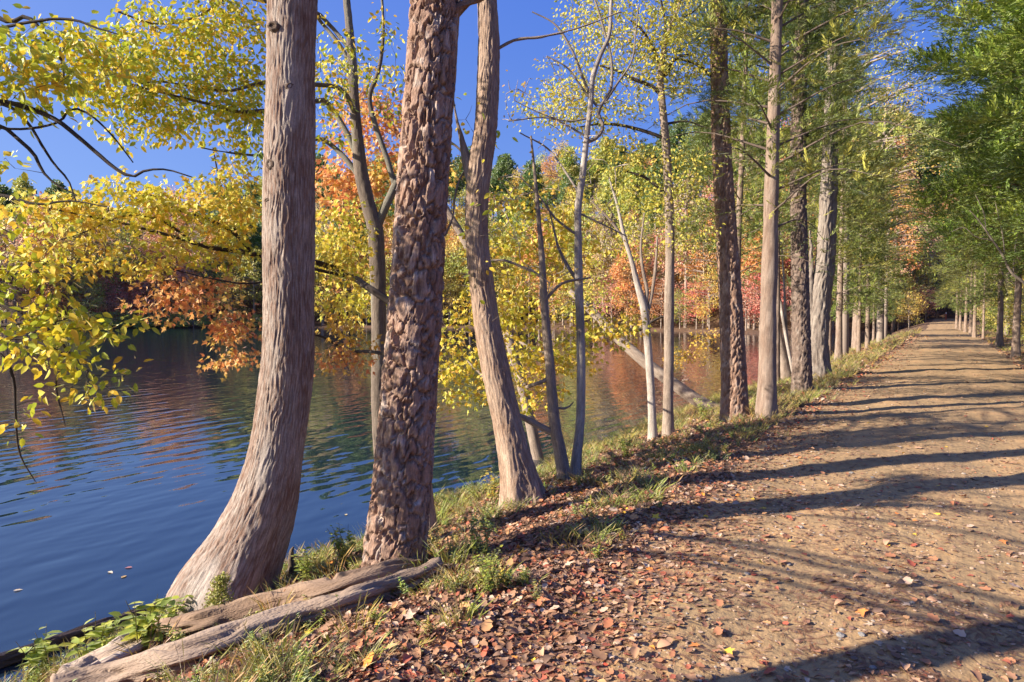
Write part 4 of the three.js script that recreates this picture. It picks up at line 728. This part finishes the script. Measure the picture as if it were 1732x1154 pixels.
// a random spot round the viewer, denser nearby
function spot(r0, r1, d0 = -22, d1 = 92) { const r = r0 * Math.pow(r1 / r0, rnd()), a = rr(d0, d1) * Math.PI / 180; return [-Math.sin(a) * r, -Math.cos(a) * r, r]; }
const bankT = (x, z) => (-2 - x) / (-2 - waterEdge(z));
function scatter(name, label, geo, mat, items) { const im = new THREE.InstancedMesh(geo, mat, items.length); im.name = name; im.userData = { kind: 'stuff', label }; items.forEach((l, i) => { im.setMatrixAt(i, l.m); if (l.c) im.setColorAt(i, col(...l.c)); }); return add(im); }
function litterLeaf(x, z, s, flat, lift = 0.004) {
  const n = slopeAt(x, z).add(rdir().multiplyScalar(flat)).normalize(), a = rr(0, 6.28), d = V(Math.cos(a), 0, Math.sin(a)); d.addScaledVector(n, -d.dot(n));
  const p = V(x, H(x, z) + lift + rr(0, 0.5) * s * flat, z);
  return { p, m: leafMatrix(p, d, n, s) };
}
{ // dead leaves over the bank and the verges
  const sets = { curl: [], roll: [], maple: [] };
  let n = 0;
  while (n < 110000) {
    const [x, z, r] = spot(1.3, 60);
    const t = bankT(x, z); let k = 0;
    if (x < -1.75 && t < 1.02) k = t < 0.1 ? 0.65 : 0.55 + 0.45 * sstep(-0.3, 0.3, n2(x * 0.9, z * 0.9)) - 0.4 * sstep(0.55, 0.95, t);
    else if (x > 1.9 && x < 14) k = 0.55;
    else if (x >= -1.75 && x <= 1.9) { const e = 1 - sstep(0, 0.9, x + 1.75); k = 0.022 + 0.30 * e + 0.05 * sstep(0.15, 0.6, n2(x * 0.8 + 20, z * 0.5)); }
    if (rnd() > k) continue;
    n++;
    const s = rr(0.022, 0.052) * (rnd() < 0.08 ? 1.6 : 1) * (1 + Math.max(0, r - 9) * 0.045), l = litterLeaf(x, z, s, Math.abs(x) < 1.7 ? 0.25 : 0.55), c = pick(BROWN), v = rr(0.75, 1.2);
    l.c = [c[0] * v, c[1] * v, c[2] * v]; if (rnd() < 0.012) l.c = pick([[0.62, 0.10, 0.05], [0.70, 0.46, 0.05], [0.66, 0.26, 0.05]]);
    sets[pick(['curl', 'curl', 'roll', 'maple'])].push(l);
  }
  const o = new THREE.Group(); o.name = 'leaf_litter'; o.userData = { kind: 'stuff', label: 'carpet of dry brown fallen leaves on bank and verge' }; scene.add(o);
  for (const k in sets) { const im = new THREE.InstancedMesh(LEAF[k], M.dry, sets[k].length); im.name = 'dead_leaves'; sets[k].forEach((l, i) => { im.setMatrixAt(i, l.m); im.setColorAt(i, col(...l.c)); }); add(im, o); }
}
{ // brown pine needles, in drifts
  const F = new Faces(); for (let k = 0; k < 3; k++) F.kite(V(0, 0, 0), V(1, 0, (k - 1) * 0.13), UP, 1, 0.018, [1, 1, 1]);
  const items = []; let n = 0;
  while (items.length < 85000) {
    const [x, z, r] = spot(1.3, 26, -40, 92); if (bankT(x, z) > 0.95 || x > 4) continue;
    const k = 0.14 + 0.95 * sstep(-0.1, 0.4, fbm2(x * 0.75 + 5, z * 1.3, 3)) + (Math.abs(x) > 1.5 ? 0.5 : 0); if (rnd() > k) continue;
    const l = litterLeaf(x, z, rr(0.05, 0.10) * (1 + Math.max(0, r - 6) * 0.04), 0.10, 0.003), v = rr(0.7, 1.3), c = pick([[0.22, 0.105, 0.06], [0.30, 0.155, 0.085], [0.14, 0.07, 0.04], [0.26, 0.11, 0.06]]); l.c = c.map((q) => q * v); items.push(l);
  }
  scatter('pine_needles', 'fallen brown pine needles drifted over the path', F.geometry, M.dry, items);
}
{ // small crumbs of bark, grit and clods
  const g = new THREE.IcosahedronGeometry(1, 0), p = g.attributes.position; for (let i = 0; i < p.count; i++) p.setY(i, p.getY(i) * 0.6); g.computeVertexNormals();
  const items = []; while (items.length < 14000) { const [x, z, r] = spot(1.3, 22, -40, 60); if (x < -2.6 || x > 3) continue; if (rnd() > 0.35 + 0.65 * sstep(-0.2, 0.4, n2(x * 1.3, z * 1.3 + 60))) continue; const s = rr(0.002, 0.007) * (1 + r * 0.05) * (rnd() < 0.03 ? 2.2 : 1), c = pick([[0.36, 0.25, 0.17], [0.26, 0.165, 0.11], [0.17, 0.10, 0.07], [0.28, 0.24, 0.20], [0.40, 0.28, 0.19]]); items.push({ m: new THREE.Matrix4().compose(V(x, H(x, z) + s * 0.3, z), new THREE.Quaternion().setFromAxisAngle(UP, rr(0, 6)), V(s * rr(0.8, 1.6), s, s * rr(0.8, 1.6))), c }); }
  scatter('soil_crumbs', 'loose grit and clods on the earth path', g, std({}), items);
}
// ---- grass and low weeds
function tuft(n, h, w, spread, bend, tones) { const F = new Faces(); for (let i = 0; i < n; i++) { const a = rr(0, 6.28), p = V(Math.cos(a) * spread * rnd(), -0.01, Math.sin(a) * spread * rnd()), d = V(Math.cos(a) * bend * rr(0.4, 1.3), 1, Math.sin(a) * bend * rr(0.4, 1.3)).normalize(), hh = h * rr(0.5, 1.2), c = pick(tones), m = p.clone().addScaledVector(d, hh * 0.55), d2 = d.clone().add(V(d.x * 0.9, -0.25, d.z * 0.9)); F.kite(p, d, V(-d.z, 0.3, d.x), hh * 0.7, w, c); F.kite(m, d2, V(-d.z, 0.6, d.x), hh * 0.55, w * 0.8, c); } return F.geometry; }
function weed(nStem, h, leaf, tones) { const F = new Faces(); for (let k = 0; k < nStem; k++) { const a = rr(0, 6.28), d = V(Math.cos(a) * 0.45, 1, Math.sin(a) * 0.45).normalize(), hh = h * rr(0.6, 1.15), s = V(rr(-0.03, 0.03), -0.01, rr(-0.03, 0.03)); F.kite(s, d, V(-d.z, 0, d.x), hh, 0.0025, [0.16, 0.15, 0.04]); const m = 6 + Math.floor(hh / leaf * 1.3); for (let i = 0; i < m; i++) { const t = rr(0.25, 1), b = rr(0, 6.28), q = s.clone().addScaledVector(d, hh * t); F.kite(q, V(Math.cos(b), rr(-0.15, 0.5), Math.sin(b)).normalize(), V(rr(-0.4, 0.4), 1, rr(-0.4, 0.4)), leaf * rr(0.6, 1.15), leaf * rr(0.2, 0.32), pick(tones)); } } return F.geometry; }
const GT = [[0.32, 0.34, 0.06], [0.42, 0.41, 0.07], [0.24, 0.28, 0.055], [0.50, 0.43, 0.12], [0.48, 0.38, 0.18]], WT2 = [[0.30, 0.38, 0.05], [0.38, 0.44, 0.06], [0.21, 0.29, 0.045], [0.50, 0.50, 0.07]];
{
  const o = new THREE.Group(); o.name = 'bank_grass'; o.userData = { kind: 'stuff', label: 'short yellow-green grass and weeds along bank and path edge' }; scene.add(o);
  const G1 = tuft(16, 0.13, 0.0028, 0.06, 0.55, GT), G2 = weed(6, 0.13, 0.028, WT2), G3 = tuft(22, 0.20, 0.004, 0.10, 0.5, GT), G4 = tuft(14, 0.16, 0.003, 0.07, 0.8, [[0.42, 0.31, 0.17], [0.48, 0.38, 0.22], [0.36, 0.25, 0.13]]);
  const sets = [[], [], [], []]; let n = 0;
  while (n < 8600) {
    const [x, z, r] = spot(1.6, 85); const t = bankT(x, z); let k = 0;
    const patch = sstep(-0.05, 0.5, fbm2(x * 0.7 + 11, z * 0.7, 3));
    if (x < -2.1 && t < 1.03) k = (0.02 + 0.38 * patch) * (0.6 + 0.4 * sstep(4.5, 9, r)) + (r > 5.6 ? 0.7 * sstep(0.55, 0.9, t) : 0.16 * sstep(0.7, 0.95, t)) + 0.35 * sstep(9, 18, r) + (t < 0.22 ? 0.25 * sstep(6, 12, r) : 0);
    else if (x > 2.1 && x < 9) k = 0.25 + 0.5 * patch;
    else if (x >= -2.1 && x < -1.8) k = 0.10 * patch;
    if (rnd() > k) continue; n++;
    const s = rr(0.6, 1.25) * (1 + Math.max(0, r - 14) * 0.012), far = r > 12, kind = far ? (rnd() < 0.55 ? 2 : 3) : rnd() < 0.42 ? 0 : rnd() < 0.62 ? 1 : rnd() < 0.5 ? 2 : 3;
    sets[kind].push({ m: new THREE.Matrix4().compose(V(x, H(x, z), z), new THREE.Quaternion().setFromUnitVectors(UP, slopeAt(x, z).lerp(UP, 0.6).normalize()).multiply(new THREE.Quaternion().setFromAxisAngle(UP, rr(0, 6.28))), V(s, s * rr(0.7, 1.2), s)), c: [rr(0.7, 1.1), rr(0.7, 1.0), rr(0.7, 1.1)] });
  }
  [G1, G2, G3, G4].forEach((g, i) => { const im = new THREE.InstancedMesh(g, M.grass, sets[i].length); im.name = ['grass_tufts', 'low_weeds', 'long_grass', 'dry_grass'][i]; sets[i].forEach((l, j) => { im.setMatrixAt(j, l.m); im.setColorAt(j, col(...l.c)); }); add(im, o); });
}
// ---- leafy plants at the water's edge, each on its own
function leafyPlant(label, px, py, h, nStem, leaf, tones, name = 'leafy_plant') {
  const p = G(px, py), o = thing(name, label, 'plant', p), stems = [], F = new Faces();
  const gm = [];
  for (let k = 0; k < nStem; k++) {
    const a = rr(0, 6.28), hh = h * rr(0.55, 1.1), lean = rr(0.15, 0.55), e = V(Math.cos(a) * lean * hh, hh, Math.sin(a) * lean * hh), s = V(rr(-0.06, 0.06), -0.04, rr(-0.06, 0.06)), m = s.clone().lerp(e, 0.5).add(V(0, hh * 0.08, 0));
    stems.push(sweep([s, m, e], [0.004, 0.003, 0.0015], { step: 0.05, sides: 4, bark: () => ({ d: 0, c: [0.22, 0.19, 0.06] }), cap: false }));
    const n = Math.round(hh / leaf * 2.2) + 3;
    for (let i = 0; i < n; i++) { const t = rr(0.2, 1), q = s.clone().lerp(m, Math.min(1, t * 2)); if (t > 0.5) q.copy(m).lerp(e, t * 2 - 1); const b = rr(0, 6.28), d = V(Math.cos(b), rr(-0.3, 0.4), Math.sin(b)); gm.push({ m: leafMatrix(q, d, V(rr(-0.4, 0.4), 1, rr(-0.4, 0.4)), leaf * rr(0.55, 1.2)), c: pick(tones) }); }
  }
  part('stems', mergeGeometries(stems), M.barkV, o);
  for (const l of gm.slice(0, 300)) { const m = new THREE.Mesh(LEAF.oval, leafMatOf(l.c)); m.name = 'leaf'; l.m.decompose(m.position, m.quaternion, m.scale); add(m, o); }
}
const PG = [[0.30, 0.38, 0.055], [0.42, 0.48, 0.06], [0.22, 0.30, 0.045], [0.54, 0.54, 0.07], [0.36, 0.42, 0.06]];
leafyPlant('leafy weed with broad leaves in the lower left corner before the wet log', 75, 1150, 0.42, 12, 0.10, PG);
leafyPlant('leafy weed rising in front of the middle of the wet log', 160, 1128, 0.38, 10, 0.09, PG);
leafyPlant('broad-leaved weed just left of the split end of the pale log', 240, 1112, 0.40, 13, 0.10, PG);
leafyPlant('small-leaved weed creeping at the left of the leaning trunk foot', 285, 1078, 0.30, 12, 0.06, PG);
leafyPlant('low weed clump between leaning trunk and pine', 520, 985, 0.26, 14, 0.045, PG);
leafyPlant('tall yellow-green weed beside the left of the pine foot', 585, 965, 0.45, 14, 0.05, PG);
leafyPlant('weed tuft growing at the foot of the pine', 640, 960, 0.22, 9, 0.045, PG);
leafyPlant('bright weed in the leaf litter right of the pine', 815, 945, 0.30, 12, 0.035, PG);
leafyPlant('fine-leaved weed among leaves below the bright weed', 825, 1005, 0.24, 12, 0.03, PG);
leafyPlant('yellow-leaved sapling at the water edge left of the leaning ash', 835, 850, 0.45, 10, 0.05, [[0.66, 0.44, 0.05], [0.46, 0.42, 0.05], [0.34, 0.38, 0.05]]);
leafyPlant('low bright weed at the bank beside the slim pale stems', 1060, 775, 0.4, 14, 0.05, PG);
leafyPlant('green weed against the stout pine on its lake side', 1190, 712, 0.45, 12, 0.06, PG);
{ // the mossy, vine-grown cushion at the foot of the leaning trunk
  const p = G(378, 1056), o = thing('moss_cushion', 'fluffy yellow-green moss and vine cushion climbing the leaning trunk foot', 'moss', p), F = new Faces();
  for (let i = 0; i < 2600; i++) { const t = rnd(), a = rr(0, 6.28), w = 0.17 * (1 - t * 0.75), q = V(0, 0, 0).addScaledVector(RGT, Math.cos(a) * w * rnd() + t * 0.03).addScaledVector(FWD, -0.12 + t * 0.02 + rr(-0.05, 0.06)).add(V(0, t * 0.42 - 0.04, 0)); F.kite(q, rdir().add(V(0, 0.4, 0)), rdir(), rr(0.012, 0.03), rr(0.003, 0.007), pick([[0.30, 0.32, 0.06], [0.38, 0.38, 0.08], [0.22, 0.26, 0.05], [0.42, 0.36, 0.10]])); }
  part('cushion', F.geometry, M.grass, o);
}
// ---- logs
const barkLog = (base, alt, sd, deep = 0.02) => (th, h, r) => { const x = Math.cos(th) * r, y = Math.sin(th) * r, g = n3(x * 40, y * 40, h * 2.2 + sd), b = n3(x * 10, y * 10, h * 1.1 + sd); return { d: deep * (0.3 * g - 0.75 * sstep(0.25, 0.0, Math.abs(b)) + 0.3) + 0.3 * r * n3(Math.cos(th) * 0.7, Math.sin(th) * 0.7, h * 0.9 + sd), c: mixc(base, alt, clamp(0.5 + 0.45 * b + 0.3 * g, 0, 1)) }; };
function log(name, label, list, sd, base, alt, mat = M.log, deep = 0.02) {
  const onWater = mat === M.wet, pts = list.map(([px, py, w, up]) => { const p = G(px, py); if (onWater) { const dir = at(px, py, 1).sub(camera.position); p.copy(camera.position).addScaledVector(dir, (WATER + 0.02 - 1.6) / dir.y); } else p.y += up ?? 0.07; return p; }), rads = list.map(([, , w], i) => w / 2 / FOC * depthOf(pts[i]));
  const o = thing(name, label, 'log', pts[0].clone());
  part('wood', sweep(pts, rads, { step: 0.018, sides: 40, bark: barkLog(base, alt, sd, deep) }), mat, o, pts[0]);
  return o;
}
log('rotting_log', 'long grey rotting log lying in front of the pine and the leaning trunk', [[90, 1195, 52], [190, 1165, 52], [320, 1132, 50], [430, 1094, 48], [520, 1064, 42], [600, 1036, 38], [680, 1002, 32], [745, 970, 20]], 2, [0.17, 0.115, 0.08], [0.31, 0.235, 0.18], M.log, 0.034);
log('rotting_log', 'pale split log end beside the weeds at the lower left', [[120, 1172, 46], [160, 1150, 48], [200, 1130, 46], [238, 1108, 42], [268, 1090, 22]], 5, [0.32, 0.24, 0.18], [0.46, 0.37, 0.30], M.log, 0.03);
log('rotting_log', 'brown crumbling log behind the long grey one at the leaning trunk foot', [[262, 1092, 30], [330, 1075, 44], [400, 1060, 42], [470, 1040, 38], [560, 1018, 32], [640, 990, 26], [712, 968, 16]], 8, [0.13, 0.08, 0.052], [0.26, 0.18, 0.125], M.log, 0.045);
{
  const o = log('wet_log', 'dark wet log floating at the bank left of the leaning trunk', [[-60, 1140, 32], [20, 1115, 30], [90, 1090, 28], [170, 1062, 26], [240, 1040, 23], [320, 1012, 20]].map((q) => q), 12, [0.025, 0.017, 0.013], [0.06, 0.04, 0.03], M.wet, 0.03);
  o.position.y += 0; 
}
{ // broken branch standing in the water right of the leaning trunk
  const d = 6.1, m = member([[493, 990, 11], [494, 965, 13], [492, 945, 11], [494, 930, 6], [497, 925, 2]], d), o = thing('broken_branch', 'short broken branch with pale twigs standing in the water by the leaning trunk', 'branch', m.pts[0].clone());
  part('limb', sweep(m.pts, m.rads, { step: 0.02, sides: 12, bark: (t, h) => ({ d: 0.004 * n2(h * 20, t), c: [0.20, 0.15, 0.11] }) }), M.barkV, o, m.pts[0]);
  for (const l of [[[492, 950, 4], [482, 948, 3], [471, 952, 2]], [[491, 960, 3], [481, 972, 2.5], [478, 990, 2]], [[493, 955, 3], [486, 968, 2.5], [490, 988, 2]], [[494, 940, 3], [504, 942, 2], [516, 940, 1.5]]]) { const q = member(l, d); part('twig', sweep(q.pts, q.rads, { step: 0.03, sides: 5, bark: limbPale }), M.barkV, o, m.pts[0]); }
}
// ---- posts at the far end of the path
{
  const p = G(1600, 541), o = thing('marker_post', 'small red-brown trail marker post with a white cap at the far right verge', 'post', p);
  const post = new THREE.BoxGeometry(0.22, 1.0, 0.22, 1, 3, 1); post.translate(0, 0.5, 0); part('shaft', post, std({ color: col(0.42, 0.12, 0.08) }), o);
  const cap = new THREE.CylinderGeometry(0.09, 0.17, 0.28, 4); cap.rotateY(Math.PI / 4); cap.translate(0, 1.14, 0); part('cap', cap, std({ color: col(0.75, 0.70, 0.66) }), o);
  const q = G(1512, 556), s = thing('stub_post', 'short dark square post among the cedars on the lake side', 'post', q);
  const body = new THREE.BoxGeometry(0.34, 1.05, 0.3, 1, 2, 1); body.translate(0, 0.5, 0); part('shaft', body, std({ color: col(0.05, 0.038, 0.032) }), s);
  const lid = new THREE.BoxGeometry(0.40, 0.06, 0.36); lid.translate(0, 1.06, 0); part('cap', lid, std({ color: col(0.10, 0.08, 0.07) }), s);
}
// ---- a drain-side stone near the right edge and pebbles on the path
{
  const pg = [0, 1, 2].map((k) => { const g = new THREE.IcosahedronGeometry(1, 2), p = g.attributes.position; for (let i = 0; i < p.count; i++) { const v = V(p.getX(i), p.getY(i), p.getZ(i)), q = 1 + 0.22 * n3(v.x * 1.3 + k * 9, v.y * 1.3, v.z * 1.3); p.setXYZ(i, v.x * q * 1.25, v.y * q * 0.6, v.z * q); } g.computeVertexNormals(); return g; });
  const cs = [[[0.19, 0.18, 0.17], 'grey'], [[0.27, 0.235, 0.20], 'pale'], [[0.24, 0.165, 0.12], 'brown']];
  for (let i = 0; i < 16; i++) { let x, z, w; do { [x, z] = spot(2.6, 8, -5, 70); w = view(x, z); } while (x < -2.4 || x > 2 || w.px > 1720 || w.py > 1140 || w.px < 500); const [c, nm] = cs[i % 3], s = rr(0.012, 0.024), m = new THREE.Mesh(pg[i % 3], leafMatOf(c, std({ name: 'pebble' + (i % 3) }))); m.name = numbered('pebble'); m.position.set(x, H(x, z) + s * 0.25, z); m.rotation.y = rr(0, 6); m.scale.setScalar(s); tag(m, `small ${nm} pebble half sunk in the earth path`, 'pebble', `${nm} pebbles on the path`); add(m); }
}
// ---- the fallen leaves that show largest on the path, one by one
{
  const kinds = [['curl', [0.36, 0.16, 0.085], 'rust'], ['roll', [0.48, 0.28, 0.17], 'tan'], ['curl', [0.52, 0.36, 0.26], 'pale'], ['maple', [0.62, 0.22, 0.06], 'orange'], ['roll', [0.30, 0.15, 0.09], 'brown'], ['curl', [0.36, 0.09, 0.055], 'red'], ['maple', [0.68, 0.44, 0.06], 'yellow']];
  const word = { curl: 'curled', roll: 'half-rolled', maple: 'lobed' };
  for (let i = 0; i < 240; i++) {
    let x, z, w; do { [x, z] = spot(2.4, 11, -12, 66); w = view(x, z); } while (x < -2.0 || x > 2.1 || w.px > 1728 || w.px < 480 || w.py > 1150 || w.py < 600);
    const k = kinds[Math.floor(Math.pow(rnd(), 2.1) * 7)], l = litterLeaf(x, z, rr(0.035, 0.075), 0.4, 0.006), m = new THREE.Mesh(LEAF[k[0]], leafMatOf(k[1], M.dry)); m.name = numbered('fallen_leaf'); l.m.decompose(m.position, m.quaternion, m.scale);
    tag(m, `${word[k[0]]} ${k[2]} dead leaf lying on the bare path`, 'leaf', `${k[2]} ${word[k[0]]} leaves on the path`); add(m);
  }
  for (const [px, py, c, nm] of [[22, 1000, [0.6, 0.5, 0.36], 'pale'], [183, 967, [0.62, 0.55, 0.42], 'cream'], [205, 978, [0.5, 0.34, 0.16], 'tan'], [224, 960, [0.35, 0.14, 0.14], 'purplish'], [585, 872, [0.5, 0.42, 0.26], 'straw-coloured']]) { const dir = at(px, py, 1).sub(camera.position), d = (WATER + 0.004 - 1.6) / dir.y, p = camera.position.clone().addScaledVector(dir, d), m = new THREE.Mesh(LEAF.oval, leafMatOf(c, M.dry)); m.name = numbered('floating_leaf'); leafMatrix(p.setY(WATER + 0.006), V(rr(-1, 1), 0, rr(-1, 1)), UP, 0.08).decompose(m.position, m.quaternion, m.scale); tag(m, `single ${nm} leaf floating on the blue water`, 'leaf'); add(m); }
  // the yellow leaf caught on the long log
  const p = G(478, 1060), m = new THREE.Mesh(LEAF.maple, leafMatOf([0.80, 0.56, 0.04])); m.name = numbered('fallen_leaf'); leafMatrix(p.add(V(0, 0.10, 0)), V(0.4, 0.9, 0.2), V(-0.6, 0.3, 0.7), 0.075).decompose(m.position, m.quaternion, m.scale); tag(m, 'bright yellow maple leaf caught upright on the long rotting log', 'leaf'); add(m);
}
renderer.render(scene, camera);
